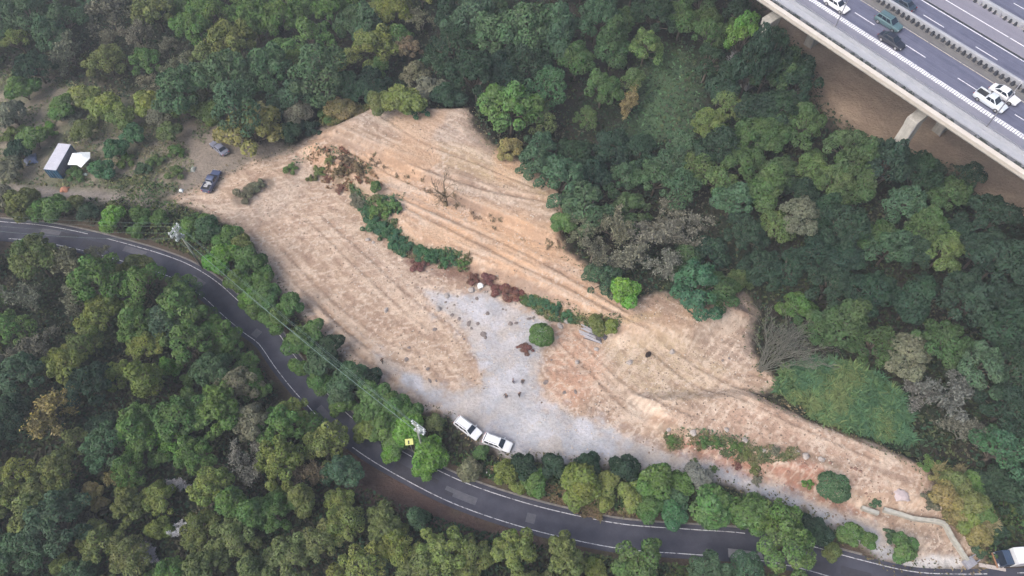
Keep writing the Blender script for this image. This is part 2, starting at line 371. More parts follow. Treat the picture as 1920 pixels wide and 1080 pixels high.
# curved scrapings left by turning machines
wx = X+3.2*(fbm(X/5.5, Y/5.5, 81, 2)-.5)*2; wy = Y+3.2*(fbm(X/5.5, Y/5.5, 83, 2)-.5)*2
cv = np.abs(fbm(wx/2.6, wy/2.6, 85, 3)-.5); mixc(.6*dirt*(1-sstep(.008, .032, cv))*sstep(.45, .6, fbm(X/8, Y/8, 87, 2)), S(240, 226, 212))
cv = np.abs(fbm(wx/3.4+40, wy/3.4, 89, 3)-.5); mixc(.45*dirt*(1-sstep(.008, .03, cv))*sstep(.45, .6, fbm(X/7, Y/7, 91, 2)), S(158, 134, 120))
sp = fbm(X/.55, Y/.55, 95, 2); mixc(.55*dirt*sstep(.70, .80, sp), S(150, 128, 114)); mixc(.6*dirt*sstep(.70, .80, fbm(X/.6+9, Y/.6, 97, 2)), S(244, 230, 216))
mixc(.4*dirt*sstep(.6, .75, n_fine), S(226, 206, 190)); mixc(.5*g_in*sstep(.53, .66, n_mid), S(222, 220, 226)); mixc(.25*g_in*sstep(.48, .34, n_mid), S(184, 186, 196)); mixc(.4*g_in*sstep(.55, .7, fbm(X/7, Y/7, 99, 4)), S(218, 208, 200)); mixc(.45*g_in*sstep(.56, .68, fbm(X/3.3, Y/3.3, 105, 5)), S(206, 190, 174))
for pts, w, dep in RUTS:
    d, al = seg_dist(X, Y, pts); mixc(.3*(1-sstep(.15, .55, np.abs(d)+warp*.15))*sstep(.3, .5, fbm(al/3, d, 5, 2)), S(158, 134, 118))
    mixc(.35*(1-sstep(.1, .5, np.abs(d-.9)+warp*.2)), S(228, 208, 190))
# patchy bands, mostly darker, along the terrace steps and other edges
for pts, w, col, s_ in [([(700,300),(780,345),(860,392),(950,430),(1045,478)], .9, S(168,146,132), .75), ([(760,470),(860,500),(960,530),(1070,588),(1160,625)], 1.0, S(160,138,126), .7),
     ([(590,258),(690,300),(760,330)], .7, S(158,138,126), .7), ([(770,490),(830,510),(900,525),(960,552)], 1.5, S(120,84,74), .6),
     ([(640,340),(690,385),(740,440),(800,480),(870,495)], 1.6, S(110,106,88), .6), ([(600,300),(690,330)], 2.2, S(196,158,132), .6),
     ([(1240,806),(1310,820),(1400,838),(1470,852),(1560,880)], .8, S(140,124,108), .6), ([(1560,868),(1640,890),(1700,910)], .7, S(160,138,124), .5),
     ([(1080,596),(1160,612),(1230,600)], .9, S(172,160,120), .5), ([(880,212),(885,262),(928,302)], 2.0, S(150,136,126), .6), ([(1390,560),(1412,600),(1405,660)], 1.8, S(160,146,138), .7),
     ([(450,372),(480,350),(500,345)], 2.0, S(120,112,104), .7), ([(1450,735),(1500,765),(1580,800)], 1.5, S(170,160,130), .6), ([(1640,960),(1760,975),(1800,1010)], 1.0, S(128,112,104), .6)]:
    stroke(pts, w, col, s_, 3, .6, .3)
mixc(.45*sstep(-1, 4, sdf(X, Y, TERR))*sstep(.42, .6, fbm(X/9, Y/9, 111, 3)), S(222,184,150))
poly([(1690,1060),(1738,1036),(1800,1044),(1814,1066),(1700,1074)], S(232,232,234), .5, .9, 0, .5)
Cin = C.copy(); C[:] = Cout*(1-inc[:, None])+Cin*inc[:, None]
C *= (.9+.2*n_mid)[:, None]*(.93+.14*n_fine)[:, None]*(1+.06*inc)[:, None]
C *= 1+inc[:, None]*(1-g_in)[:, None]*np.array([.035, -.01, -.055])

idx = np.arange(NX*NY).reshape(NY, NX)
quads = np.stack([idx[:-1, :-1], idx[:-1, 1:], idx[1:, 1:], idx[1:, :-1]], -1).reshape(-1, 4)
def sheet(name, sel, lift):
    q = quads[sel]; used = np.unique(q); re = np.full(NX*NY, -1); re[used] = np.arange(len(used)); q = re[q]
    me = bpy.data.meshes.new(name); me.vertices.add(len(used)); me.loops.add(q.size); me.polygons.add(len(q))
    co = np.stack([X[used], Y[used], Z[used]+lift], 1).astype(np.float32)
    me.vertices.foreach_set('co', co.ravel()); me.loops.foreach_set('vertex_index', q.ravel().astype(np.int32))
    me.polygons.foreach_set('loop_start', np.arange(0, q.size, 4, dtype=np.int32))
    me.polygons.foreach_set('use_smooth', np.ones(len(q), bool)); me.update(calc_edges=True); me.validate()
    a = me.color_attributes.new('soil', 'FLOAT_COLOR', 'POINT')
    cc = np.ones((len(used), 4), np.float32); cc[:, :3] = C[used]; a.data.foreach_set('color', cc.ravel())
    me.materials.append(M_GROUND); return structure(link(name, me))
qc = quads.mean(1).astype(int)
cx = X[quads].mean(1); cy = Y[quads].mean(1)
in_cl = sdf(cx, cy, CLEAR) > -.5; in_gr = sdf(cx, cy, WP(GREY)) > 0
sheet('ground', np.ones(len(quads), bool), 0.0)
sheet('dirt_clearing', in_cl & ~in_gr, .02)
sheet('concrete_yard', in_gr, .02)

# ================================================================== WINDING ROAD
def asphalt(name, col, worn):
    m, n, l, p = new_mat(name); p.inputs['Roughness'].default_value = .85; p.inputs['Specular IOR Level'].default_value = .25
    tc = n.new('ShaderNodeTexCoord'); t = n.new('ShaderNodeTexNoise'); t.inputs['Scale'].default_value = .35; t.inputs['Detail'].default_value = 9; t.inputs['Roughness'].default_value = .7
    l.new(tc.outputs['Object'], t.inputs['Vector'])
    uv = n.new('ShaderNodeUVMap'); uv.uv_map = 'lane'; sx = n.new('ShaderNodeSeparateXYZ'); l.new(uv.outputs[0], sx.inputs[0])
    wv = n.new('ShaderNodeMath'); wv.operation = 'SINE'; ml = n.new('ShaderNodeMath'); ml.operation = 'MULTIPLY'; ml.inputs[1].default_value = 12.5; l.new(sx.outputs[1], ml.inputs[0]); l.new(ml.outputs[0], wv.inputs[0])
    ma = n.new('ShaderNodeMath'); ma.operation = 'MULTIPLY_ADD'; ma.inputs[1].default_value = .05; l.new(wv.outputs[0], ma.inputs[0]); l.new(t.outputs['Fac'], ma.inputs[2])
    r = n.new('ShaderNodeMix'); r.data_type = 'RGBA'; r.inputs[6].default_value = (*col, 1); r.inputs[7].default_value = (*worn, 1)
    mr = n.new('ShaderNodeMapRange'); mr.inputs[1].default_value = .38; mr.inputs[2].default_value = .68; l.new(ma.outputs[0], mr.inputs[0]); l.new(mr.outputs[0], r.inputs[0]); l.new(r.outputs[2], p.inputs['Base Color'])
    return m
def worn_paint(name, col, cut):
    m, n, l, p = new_mat(name); p.inputs['Roughness'].default_value = .7
    tc = n.new('ShaderNodeTexCoord'); t = n.new('ShaderNodeTexNoise'); t.inputs['Scale'].default_value = 2.2; t.inputs['Detail'].default_value = 6; l.new(tc.outputs['Object'], t.inputs['Vector'])
    r = n.new('ShaderNodeMix'); r.data_type = 'RGBA'; r.inputs[6].default_value = (.12, .12, .14, 1); r.inputs[7].default_value = (*col, 1)
    mr = n.new('ShaderNodeMapRange'); mr.inputs[1].default_value = cut-.12; mr.inputs[2].default_value = cut+.05; l.new(t.outputs['Fac'], mr.inputs[0]); l.new(mr.outputs[0], r.inputs[0]); l.new(r.outputs[2], p.inputs['Base Color'])
    return m
M_ASPH = asphalt('old_asphalt', S(74, 75, 90), S(94, 95, 109)); M_LINE = worn_paint('worn_white_paint', (.66, .66, .68), .47)
def ribbon(name, line, off0, off1, z, mat, parent=None, thick=0.0, i0=0, i1=None):
    i1 = len(line) if i1 is None else i1; P = line[i0:i1]; me = bpy.data.meshes.new(name); vs = []; fs = []; uv = []
    T = np.gradient(P, axis=0); T /= np.linalg.norm(T, axis=1)[:, None]; N = np.stack([-T[:, 1], T[:, 0]], 1); acc = 0
    for i in range(len(P)):
        if i: acc += float(np.linalg.norm(P[i]-P[i-1]))
        for o in ((off0, off1)): q = P[i]+N[i]*o; vs.append((q[0], q[1], z))
        uv.append(acc)
    n = len(P)
    for i in range(n-1): fs.append((2*i+1, 2*i, 2*i+2, 2*i+3))
    if thick:
        o = len(vs); vs += [(x, y, zz-thick) for x, y, zz in vs]
        for i in range(n-1): fs += [(2*i, 2*i+o, 2*i+2+o, 2*i+2), (2*i+3, 2*i+3+o, 2*i+1+o, 2*i+1)]
        fs += [(0, 1, 1+o, o), (2*n-1, 2*n-2, 2*n-2+o, 2*n-1+o)]
    me.from_pydata(vs, [], fs); me.materials.append(mat); u = me.uv_layers.new(name='lane')
    for pl in me.polygons:
        for li in pl.loop_indices:
            vi = me.loops[li].vertex_index % (2*n); u.data[li].uv = (uv[vi//2]/4, (vi % 2)*1.0)
    me.update(); return link(name, me, parent)
RZ = -.5+.06
road = structure(ribbon('road', ROADC, -2.35, 2.35, RZ, M_ASPH, None, .4))
LEN = np.concatenate([[0], np.cumsum(np.linalg.norm(np.diff(ROADC, axis=0), axis=1))])
def gaps(off, width, seed, lo=14, hi=34):
    r = random.Random(seed); i = 0
    while i < len(ROADC)-4:
        n = int(r.uniform(lo, hi)); j = min(len(ROADC), i+n)
        ribbon('edge_line', ROADC, off-width/2, off+width/2, RZ+.006, M_LINE, road, 0, i, j); i = j+r.choice([0, 0, 1, 2])
gaps(1.70, .105, 3); gaps(-1.70, .105, 5)
rr_ = random.Random(12); M_PATCH = plain('asphalt_patch', S(70, 70, 82), .9, .15, 2); M_PATCHL = plain('asphalt_patch_pale', S(112, 112, 122), .9, .15, 2)
for i in range(16):
    j = rr_.randrange(20, len(ROADC)-40); a0 = rr_.uniform(-1.6, .2); ribbon('repair_patch', ROADC, a0, a0+rr_.uniform(.5, 1.5), RZ+.003+.0002*i, M_PATCH if i % 2 else M_PATCHL, road, 0, j, j+rr_.randrange(2, 6))
M_KERB = plain('kerb_concrete', S(150, 145, 140), .9, .25, 1.5, .3)
k = structure(ribbon('kerb', ROADC, 2.36, 2.60, RZ+.13, M_KERB, None, .5, 20, len(ROADC)-40))
g_ = WP([(1365,1028),(1428,1036),(1432,1048),(1366,1045)], RZ)
mb = MB(); mb.add([(x, y, RZ+.02) for x, y in g_]+[(x, y, RZ-.1) for x, y in g_], [(3,2,1,0),(0,1,5,4),(1,2,6,5),(2,3,7,6),(3,0,4,7)])
structure(mb.build('pavement', plain('culvert_concrete', S(158, 156, 160), .9, .15, 1.2, .2)))

# ================================================================== EXPRESSWAY ON PIERS
def VPT(al, off, z=0.0): q = VA+vd*al+vn*off; return Vector((q[0], q[1], VZ+z))
L0, L1 = -55.0, 105.0; LM = (L0+L1)/2; LL = L1-L0
def streaked(name, a, b, dirx=.05, diry=1.6, cut=(.35, .65), dirz=1.0):
    """asphalt or concrete with wear drawn out along the traffic"""
    m, n, l, p = new_mat(name); p.inputs['Roughness'].default_value = .85; p.inputs['Specular IOR Level'].default_value = .25
    tc = n.new('ShaderNodeTexCoord'); mp = n.new('ShaderNodeMapping'); mp.inputs['Scale'].default_value = (dirx, diry, dirz); l.new(tc.outputs['Object'], mp.inputs[0])
    t = n.new('ShaderNodeTexNoise'); t.inputs['Scale'].default_value = 1; t.inputs['Detail'].default_value = 7; t.inputs['Roughness'].default_value = .6; l.new(mp.outputs[0], t.inputs['Vector'])
    t2 = n.new('ShaderNodeTexNoise'); t2.inputs['Scale'].default_value = .9; t2.inputs['Detail'].default_value = 8; l.new(tc.outputs['Object'], t2.inputs['Vector'])
    ma = n.new('ShaderNodeMath'); ma.operation = 'MULTIPLY_ADD'; ma.inputs[1].default_value = .35; l.new(t2.outputs['Fac'], ma.inputs[0])
    m2 = n.new('ShaderNodeMath'); m2.operation = 'MULTIPLY'; m2.inputs[1].default_value = .65; l.new(t.outputs['Fac'], m2.inputs[0]); l.new(m2.outputs[0], ma.inputs[2])
    mr = n.new('ShaderNodeMapRange'); mr.inputs[1].default_value = cut[0]; mr.inputs[2].default_value = cut[1]; l.new(ma.outputs[0], mr.inputs[0])
    r = n.new('ShaderNodeMix'); r.data_type = 'RGBA'; r.inputs[6].default_value = (*a, 1); r.inputs[7].default_value = (*b, 1); l.new(mr.outputs[0], r.inputs[0]); l.new(r.outputs[2], p.inputs['Base Color'])
    return m
M_LANE = streaked('express_asphalt', S(104, 107, 132), S(132, 135, 158)); M_SHLD = streaked('shoulder_asphalt', S(150, 150, 166), S(168, 168, 182))
M_GREYL = streaked('pale_lane', S(150, 148, 164), S(166, 164, 178)); M_CREAM = streaked('cream_concrete', S(236, 226, 214), S(250, 242, 232), .5, .5)
M_WALK = streaked('walkway_concrete', S(186, 190, 200), S(206, 208, 216), .4, .8); M_CONC = streaked('pier_concrete', S(186, 182, 174), S(230, 226, 218), 1.6, 1.6, (.36, .58), .1)
M_WHITE = worn_paint('express_white_paint', (.80, .80, .84), .36); M_YELL = worn_paint('express_yellow_paint', (.52, .47, .36), .42)
M_MEDGR = streaked('median_soil', S(124, 122, 124), S(146, 144, 142), .3, 1); M_DARKG = plain('dark_panel', S(62, 66, 76), .7, .3, 2); M_RAIL = plain('galvanised_steel', S(205, 205, 215), .45, .1, 4, 0, .6)
M_GUT = plain('gutter_dark', S(128, 130, 136), .9, .3, 1.0)
via = empty('viaduct', (VA[0], VA[1], hz(VA[0], VA[1])), VANG); VB0 = hz(VA[0], VA[1])
tag(via, 'grey elevated expressway with cream parapet crossing above the wooded valley', 'viaduct')
def vbox(name, mat, off0, off1, z0, z1, parent=via, a0=L0, a1=L1, bevel=0):
    return MB().box(((a0+a1)/2, (off0+off1)/2, VZ-VB0+(z0+z1)/2), (a1-a0, off1-off0, z1-z0)).build(name, mat, parent, bevel=bevel)
vbox('deck_slab', M_CONC, .3, 21.6, -.35, -.02)
for o in (3.2, 8.4, 13.6, 18.8): vbox('girder', M_CONC, o-.8, o+.8, -2.6, -.352)
p_ = vbox('parapet', M_CREAM, -.30, .05, -.2, .55); vbox('coping', M_CREAM, -.62, .26, .552, .66, p_)
vbox('gutter', M_GUT, .13, 1.75, -.02, .02); vbox('walkway', M_WALK, 1.78, 3.18, -.02, .14)
M_PLANT = plain('planter_leaf', S(80, 88, 86), .9, .3, 5)
for i in range(26):                                     # planted stretches along the gutter
    a = -22+i*3.3+random.uniform(-.4, .4)
    if random.random() < .2: continue
    b_ = MB(); L_ = random.uniform(1.6, 2.9)
    for q in range(14): b_.box((a+random.uniform(-L_/2, L_/2), .95+random.uniform(-.3, .3), VZ-VB0+.2), (random.uniform(.25, .5),)*2+(random.uniform(.2, .5),), random.uniform(0, 3), (.4, .4))
    b_.build('planter_shrub', M_PLANT, via)
bar = vbox('crash_barrier', M_WALK, 3.2, 3.42, -.02, .75); vbox('guard_rail', M_RAIL, 3.24, 3.38, .95, 1.05, bar)
for i in range(40): MB().box((L0+2+i*4, 3.31, VZ-VB0+.85), (.09, .09, .22)).build('rail_post', M_RAIL, bar)
vbox('shoulder', M_SHLD, 3.43, 7.1, -.019, 0); vbox('carriageway', M_LANE, 7.1, 13.5, -.019, .001); vbox('median_strip', M_MEDGR, 13.5, 14.6, -.019, .04)
vbox('carriageway', M_LANE, 16.2, 21.6, -.019, .001)
m_ = MB(); a = L0
while a < L1:                                           # ribbed edge marking
    m_.box((a, 6.68+.03*math.sin(a*3), VZ-VB0+.008), (.30, .82, .012)); a += .42
m_.build('ribbed_edge_marking', M_WHITE, via)
def dashes(off, phase, parent=via, ln=4.0, step=10.0, w=.17):
    a = L0+phase
    while a < L1: vbox('lane_dash', M_WHITE, off-w/2, off+w/2, .004, .012, parent, a, a+ln); a += step
dashes(9.85, 5.6); dashes(18.4, 3.2)
vbox('edge_marking', M_YELL, 13.18, 13.34, .004, .012); vbox('edge_marking', M_WHITE, 16.45, 16.6, .004, .012); vbox('edge_marking', M_WHITE, 21.3, 21.5, .004, .012); vbox('edge_marking', M_WHITE, 7.12, 7.22, .006, .013)
mb_ = vbox('median_barrier', M_WALK, 15.62, 16.12, -.02, .95, bevel=.08)
for i in range(92):
    a = -22+i*.98
    MB().box((a, 15.05+random.uniform(-.07, .07), VZ-VB0+.42), (.62, .55, .85), random.uniform(-.4, .4), (.5, .5)).build('glare_shrub', M_DARKG, mb_)
vbox('planter_box', M_MEDGR, 14.62, 15.58, -.019, .12, mb_)
for al in (0.9, 30.8, 60.7):                             # piers under the edge of the deck
    for o in (1.3, 20.2):
        top = VZ-2.6; q = VPT(al, o); g = hz(q.x, q.y)-1
        pr = MB().loft([[(al-.9, o-1.3, g-VB0), (al+.9, o-1.3, g-VB0), (al+.9, o+1.3, g-VB0), (al-.9, o+1.3, g-VB0)], [(al-.9, o-1.3, top-VB0-1.5), (al+.9, o-1.3, top-VB0-1.5), (al+.9, o+1.3, top-VB0-1.5), (al-.9, o+1.3, top-VB0-1.5)]]).build('pier', M_CONC, via, bevel=.12)
        MB().box((al, o, top-VB0-.75), (1.84, 2.9, 1.48), 0, (1, 1.1)).build('pier_cap', M_CONC, pr, bevel=.06); MB().tube([(al+.95, o-1.36, top-VB0), (al+.95, o-1.36, g-VB0+1)], .09, 6).build('drain_pipe', M_RAIL, pr)
via2 = empty('viaduct', (VA[0], VA[1], VB0), VANG); tag(via2, 'second expressway deck along the top right corner, behind the dark gap strip', 'viaduct')
vbox('deck_slab', M_CONC, 22.1, 40.0, -.55, -.02, via2); vbox('carriageway', M_GREYL, 22.1, 28.2, -.019, .0, via2); vbox('carriageway', M_LANE, 29.1, 39.6, -.019, .001, via2)
vbox('girder', M_CONC, 24, 26, -2.6, -.552, via2); vbox('girder', M_CONC, 34, 36, -2.6, -.552, via2)
vbox('edge_marking', M_WHITE, 24.55, 24.75, .004, .012, via2); vbox('dark_gap_strip', M_DARKG, 21.62, 22.08, -.5, -.03, via2)  # dark strip stands in for the shaded open gap between the decks
dashes(33.0, 1.0, via2); vbox('edge_marking', M_WHITE, 29.5, 29.65, .004, .012, via2)
mb2 = vbox('crash_barrier', M_WALK, 28.35, 29.0, -.02, .9, via2, bevel=.08)
for i in range(60):
    MB().box((-4+i*.95, 28.05+random.uniform(-.08, .08), VZ-VB0+.3), (.5, .45, .62), random.uniform(-.5, .5), (.5, .5)).build('reflector_block', M_DARKG if i % 4 else M_RAIL, mb2)
def street_lamp(al, off, label, ang=1.0, hgt=9.5):
    o = empty('street_lamp', VPT(al, off), VANG); tag(o, label, 'street lamp', 'lamps along the expressway')
    MB().cyl((0, 0, .15), .22, .3, 10).build('base', M_RAIL, o)
    MB().tube([(0, 0, .2), (0, 0, hgt*.6), (0, 0, hgt-.5), (0, ang*.5, hgt), (0, ang*2.2, hgt+.25)], [.11, .09, .07, .06, .05], 8).build('pole', M_RAIL, o, True)
    MB().box((0, ang*2.6, hgt+.27), (.3, .95, .14), 0, (.7, .85)).build('lamp_head', M_RAIL, o, bevel=.03)
street_lamp(11.3, 3.31, 'tall grey street lamp on the expressway barrier ahead of the dark sport utility car')
street_lamp(39.5, 3.31, 'tall grey street lamp on the expressway barrier beside the white pickup')
street_lamp(22.0, 28.6, 'tall grey street lamp in the far barrier at the top right corner', 1.0)
gt = empty('sign_gantry', VPT(31.5, 30.5), VANG); tag(gt, 'white lattice gantry mast over the far lanes at the top right corner', 'gantry')
for sx in (-.35, .35):
    for sy in (-.35, .35): MB().tube([(sx, sy, 0), (sx, sy, 6.2)], .07, 6).build('post', M_RAIL, gt)
for i in range(6):
    z = .5+i; s_ = 1 if i % 2 else -1
    MB().tube([(-.35*s_, -.35, z), (.35*s_, -.35, z+1)], .04, 5).tube([(-.35*s_, .35, z), (.35*s_, .35, z+1)], .04, 5).tube([(-.35, -.35*s_, z), (-.35, .35*s_, z+1)], .04, 5).build('brace', M_RAIL, gt)
MB().box((0, 3.2, 6.25), (.7, 7.4, .55)).build('boom', M_RAIL, gt, bevel=.05)

# ================================================================== VEHICLES
M_GLASS = plain('vehicle_glass', (.018, .026, .042), .12, .1, 2, 0, 0, .6); M_TYRE = plain('tyre_rubber', (.02, .02, .022), .85, .15, 8); M_RIM = plain('wheel_alloy', (.45, .45, .47), .35, .1, 5, 0, .8)
M_LAMP = plain('lamp_lens', (.75, .75, .75), .15, .05, 5); M_TAIL = plain('tail_lens', (.35, .02, .02), .2, .1, 5); M_TRIM = plain('black_trim', (.03, .03, .033), .6, .15, 5); M_PLATE = plain('number_plate', (.6, .6, .6), .5, .05, 5)
_paint = {}
def paint(name, col):
    if name not in _paint: _paint[name] = plain('paint_'+name, col, .32, .06, 1.2, 0, 0, .5, .35)
    return _paint[name]
def car(name, loc, rz, pm, label, cat, style='sedan', L=4.6, Wd=1.8, Ht=1.48, group=None):
    o = empty(name, loc, rz); tag(o, label, cat, group); h = L/2; w = Wd/2
    belt = {'sedan': .92, 'suv': 1.02, 'van': 1.05, 'pickup': 1.05}[style]
    hood = {'sedan': .82, 'suv': .98, 'van': 1.0, 'pickup': 1.02}[style]
    # stations: x, half width, bottom, shoulder height, top height
    st = [(-h, w*.80, .42, .60, belt*.84), (-h+.10, w*.93, .30, .66, belt*.96), (-h+.5, w, .24, .68, belt), (0, w, .22, .68, belt), (h*.38, w, .22, .68, belt*.99), (h*.52, w*.99, .24, .66, hood), (h-.28, w*.95, .28, .60, hood*.90), (h-.05, w*.86, .36, .55, hood*.78), (h, w*.74, .42, .52, hood*.68)]
    rings = [[(x, -a*.86, b), (x, -a, s), (x, -a*.97, t-.06), (x, -a*.86, t), (x, a*.86, t), (x, a*.97, t-.06), (x, a, s), (x, a*.86, b)] for x, a, b, s, t in st]
    body = MB().loft(rings).build('body', pm, o, True, .02)
    if style == 'sedan': c = (-h*.78, h*.46, -h*.42, h*.10)
    elif style == 'suv': c = (-h*.93, h*.50, -h*.82, h*.16)
    elif style == 'van': c = (-h*.96, h*.72, -h*.92, h*.42)
    else: c = (-h*.28, h*.50, -h*.20, h*.18)
    b0, b1, r0, r1 = c; zt = Ht; wb = w*.90; wr = w*.74
    zb = belt-.04
    cab = MB().loft([[(b0, -wb, zb), (b1, -wb, zb), (b1, wb, zb), (b0, wb, zb)], [(r0, -wr, zt-.05), (r1, -wr, zt-.05), (r1, wr, zt-.05), (r0, wr, zt-.05)], [(r0+.12, -wr*.88, zt), (r1-.12, -wr*.88, zt), (r1-.12, wr*.88, zt), (r0+.12, wr*.88, zt)]]).build('cabin', pm, o, True, .03)
    def lerp(a, b, t): return tuple(a[i]+(b[i]-a[i])*t for i in range(3))
    def pane(nm, q, out, par=cab):                       # q: low a, low b, high b, high a ; pushed outwards
        n_ = (Vector(q[1])-Vector(q[0])).cross(Vector(q[3])-Vector(q[0])).normalized()
        if n_.dot(Vector(out)) < 0: n_ = -n_
        vs = [Vector(p)+n_*.018 for p in q]+[Vector(p)-n_*.02 for p in q]
        MB().add(vs, [(0,1,2,3),(7,6,5,4),(0,4,5,1),(1,5,6,2),(2,6,7,3),(3,7,4,0)]).build(nm, M_GLASS, par)
    zt2 = zt-.06
    def face(A, B, C_, D, m=.06, lo=.08, hi=.94):
        a = lerp(A, D, lo); b = lerp(B, C_, lo); c_ = lerp(B, C_, hi); d = lerp(A, D, hi)
        return [lerp(a, b, m), lerp(a, b, 1-m), lerp(d, c_, 1-m), lerp(d, c_, m)]
    pane('windscreen', face((b1,-wb,zb),(b1,wb,zb),(r1,wr,zt2),(r1,-wr,zt2), .05), (1,0,.3))
    pane('rear_window', face((b0,-wb,zb),(b0,wb,zb),(r0,wr,zt2),(r0,-wr,zt2), .08, .25), (-1,0,.3))
    for s in (-1, 1):
        A, B, C_, D = (b0, s*wb, zb), (b1, s*wb, zb), (r1, s*wr, zt2), (r0, s*wr, zt2)
        n = 3 if style == 'suv' else 2
        for i in range(n):
            t0 = .06+i*.88/n; t1 = t0+.88/n-.04
            pane('side_window', [lerp(lerp(A,B,t0),lerp(D,C_,t0),.2), lerp(lerp(A,B,t1),lerp(D,C_,t1),.2), lerp(lerp(A,B,t1),lerp(D,C_,t1),.9), lerp(lerp(A,B,t0),lerp(D,C_,t0),.9)], (0,s,.2))
        MB().box((b1-.28, s*(w+.09), belt+.04), (.14, .2, .14)).build('mirror', pm, o, bevel=.03)
        MB().box((h-.12, s*w*.64, hood*.70), (.2, .36, .14), -s*.35).build('headlight', M_LAMP, o, bevel=.02)
        MB().box((-h+.04, s*w*.70, belt*.80), (.1, .3, .18), s*.25).build('tail_light', M_TAIL, o, bevel=.02)
        for x in (-h*.60, h*.62):
            t = MB().cyl((x, s*(w-.10), .33), .335, .22, 18, 'Y').build('wheel', M_TYRE, o, bevel=.03); MB().cyl((x, s*(w+.005), .33), .21, .04, 12, 'Y').build('rim', M_RIM, t)
    MB().box((h-.02, 0, .45), (.12, w*1.3, .2)).build('bumper', M_TRIM, o, bevel=.02); MB().box((-h-.01, 0, .55), (.05, .36, .14)).build('number_plate', M_PLATE, o)
    if style == 'suv':
        for s in (-1, 1): MB().tube([(r0+.2, s*wr*.82, zt+.05), (r1-.2, s*wr*.82, zt+.05)], .025, 6).build('roof_rail', M_TRIM, o)
    if style == 'pickup':
        x0, x1 = -h+.08, b0-.05; zz = belt
        bd = MB().box(((x0+x1)/2, 0, zz+.01), (x1-x0-.16, w*1.6, .03)).build('cargo_bed', M_TRIM, o)
        for s in (-1, 1): MB().box(((x0+x1)/2, s*w*.88, zz+.12), (x1-x0, .09, .28)).build('bed_wall', pm, o, bevel=.02)
        MB().box((x0+.03, 0, zz+.12), (.08, w*1.68, .28)).build('tailgate', pm, o, bevel=.02)
    return o
def on(px0, px1, up=.0):
    """place and heading of a vehicle from the pixels of its tail and nose"""
    a = G(px0[0], px0[1], up); b = G(px1[0], px1[1], up); m = (a+b)/2; return Vector((m.x, m.y, hz(m.x, m.y)+.03)), math.atan2(b.y-a.y, b.x-a.x)
white = paint('white', (.80, .81, .84)); l_, r_ = on((859, 788), (895, 815), .9)
car('parked_car', l_, r_, white, 'white sport utility car parked by the bushes, nearer the utility pole', 'car', 'suv', 4.5, 1.8, 1.62, 'white cars parked on the concrete yard')
l_, r_ = on((908, 820), (957, 839), .9)
car('parked_car', l_, r_, white, 'white sport utility car parked on concrete, the lower right of the two', 'car', 'suv', 4.5, 1.8, 1.62, 'white cars parked on the concrete yard')
l_, r_ = on((386, 358), (407, 320), .8)
pk = car('pickup_truck', l_, r_, paint('navy', (.075, .095, .175)), 'dark blue pickup truck parked on bare ground left of the dirt clearing', 'pickup', 'pickup', 5.2, 1.85, 1.75)
for i in range(5): MB().box((-1.7+i*.28+random.uniform(-.05, .05), random.uniform(-.3, .3), 1.2), (.22, random.uniform(.5, 1.0), .2), random.uniform(-.5, .5)).build('load_sack', plain('sack', (.5, .5, .52), .8, .2, 6) if i == 0 else bpy.data.materials['sack'], pk, bevel=.04)
l_, r_ = on((424, 288), (397, 264), .7)
car('parked_car', l_, r_, paint('silver', (.19, .20, .26)), 'blue-grey car half hidden beside the yellowish tree above the pickup', 'car', 'sedan', 4.5, 1.76, 1.45)
def vcar(name, al, off, pm, label, cat, style, L=4.6, Wd=1.8, Ht=1.48, flip=0):
    return car(name, VPT(al, off, .02), VANG+flip*math.pi, pm, label, cat, style, L, Wd, Ht, 'traffic on the expressway')
vcar('driving_car', 7.7, 8.35, white, 'white car on the expressway at the top edge, near the ribbed line', 'car', 'sedan')
vcar('driving_car', 16.0, 11.4, paint('teal', (.09, .16, .18)), 'dark teal sport utility car in the inner expressway lane', 'car', 'suv', 4.7, 1.86, 1.7)
vcar('driving_car', 19.0, 8.2, paint('black', (.022, .025, .04)), 'black car in the expressway lane next to the ribbed edge line', 'car', 'sedan', 4.5)
vcar('driving_car', 37.4, 11.6, white, 'white car in the inner expressway lane beside the median', 'car', 'sedan', 4.7)
vcar('driving_pickup', 36.8, 8.6, paint('pale', (.66, .71, .76)), 'pale pickup on the expressway, alongside the white car', 'pickup', 'pickup', 5.1, 1.82, 1.72)
vcar('driving_car', 14.5, 17.3, paint('deepblue', (.03, .05, .08)), 'dark blue car on the far carriageway, cut by the top edge', 'car', 'sedan', 4.5, 1.8, 1.48, 1)
# box truck at the lower right corner
q = G(1884, 1062); tr = empty('box_truck', (q.x+1.75, q.y+.95, hz(q.x+2, q.y)), math.radians(180+4)); tag(tr, 'white box truck with dark windscreen at the lower right corner', 'truck')
cabm = paint('white', None); cab = MB().loft([[(1.75,-1.0,.55),(3.15,-1.0,.55),(3.15,1.0,.55),(1.75,1.0,.55)],[(1.75,-1.02,1.35),(3.2,-1.02,1.35),(3.2,1.02,1.35),(1.75,1.02,1.35)],[(1.75,-.95,2.3),(2.75,-.95,2.3),(2.75,.95,2.3),(1.75,.95,2.3)]]).build('cab', paint('cabblue', (.035, .06, .11)), tr, bevel=.06)
MB().add([(3.22,-.92,1.4),(3.22,.92,1.4),(2.80,.86,2.22),(2.80,-.86,2.22),(3.18,-.92,1.4),(3.18,.92,1.4),(2.76,.86,2.22),(2.76,-.86,2.22)], [(0,1,2,3),(7,6,5,4),(0,4,5,1),(1,5,6,2),(2,6,7,3),(3,7,4,0)]).build('windscreen', M_GLASS, cab)
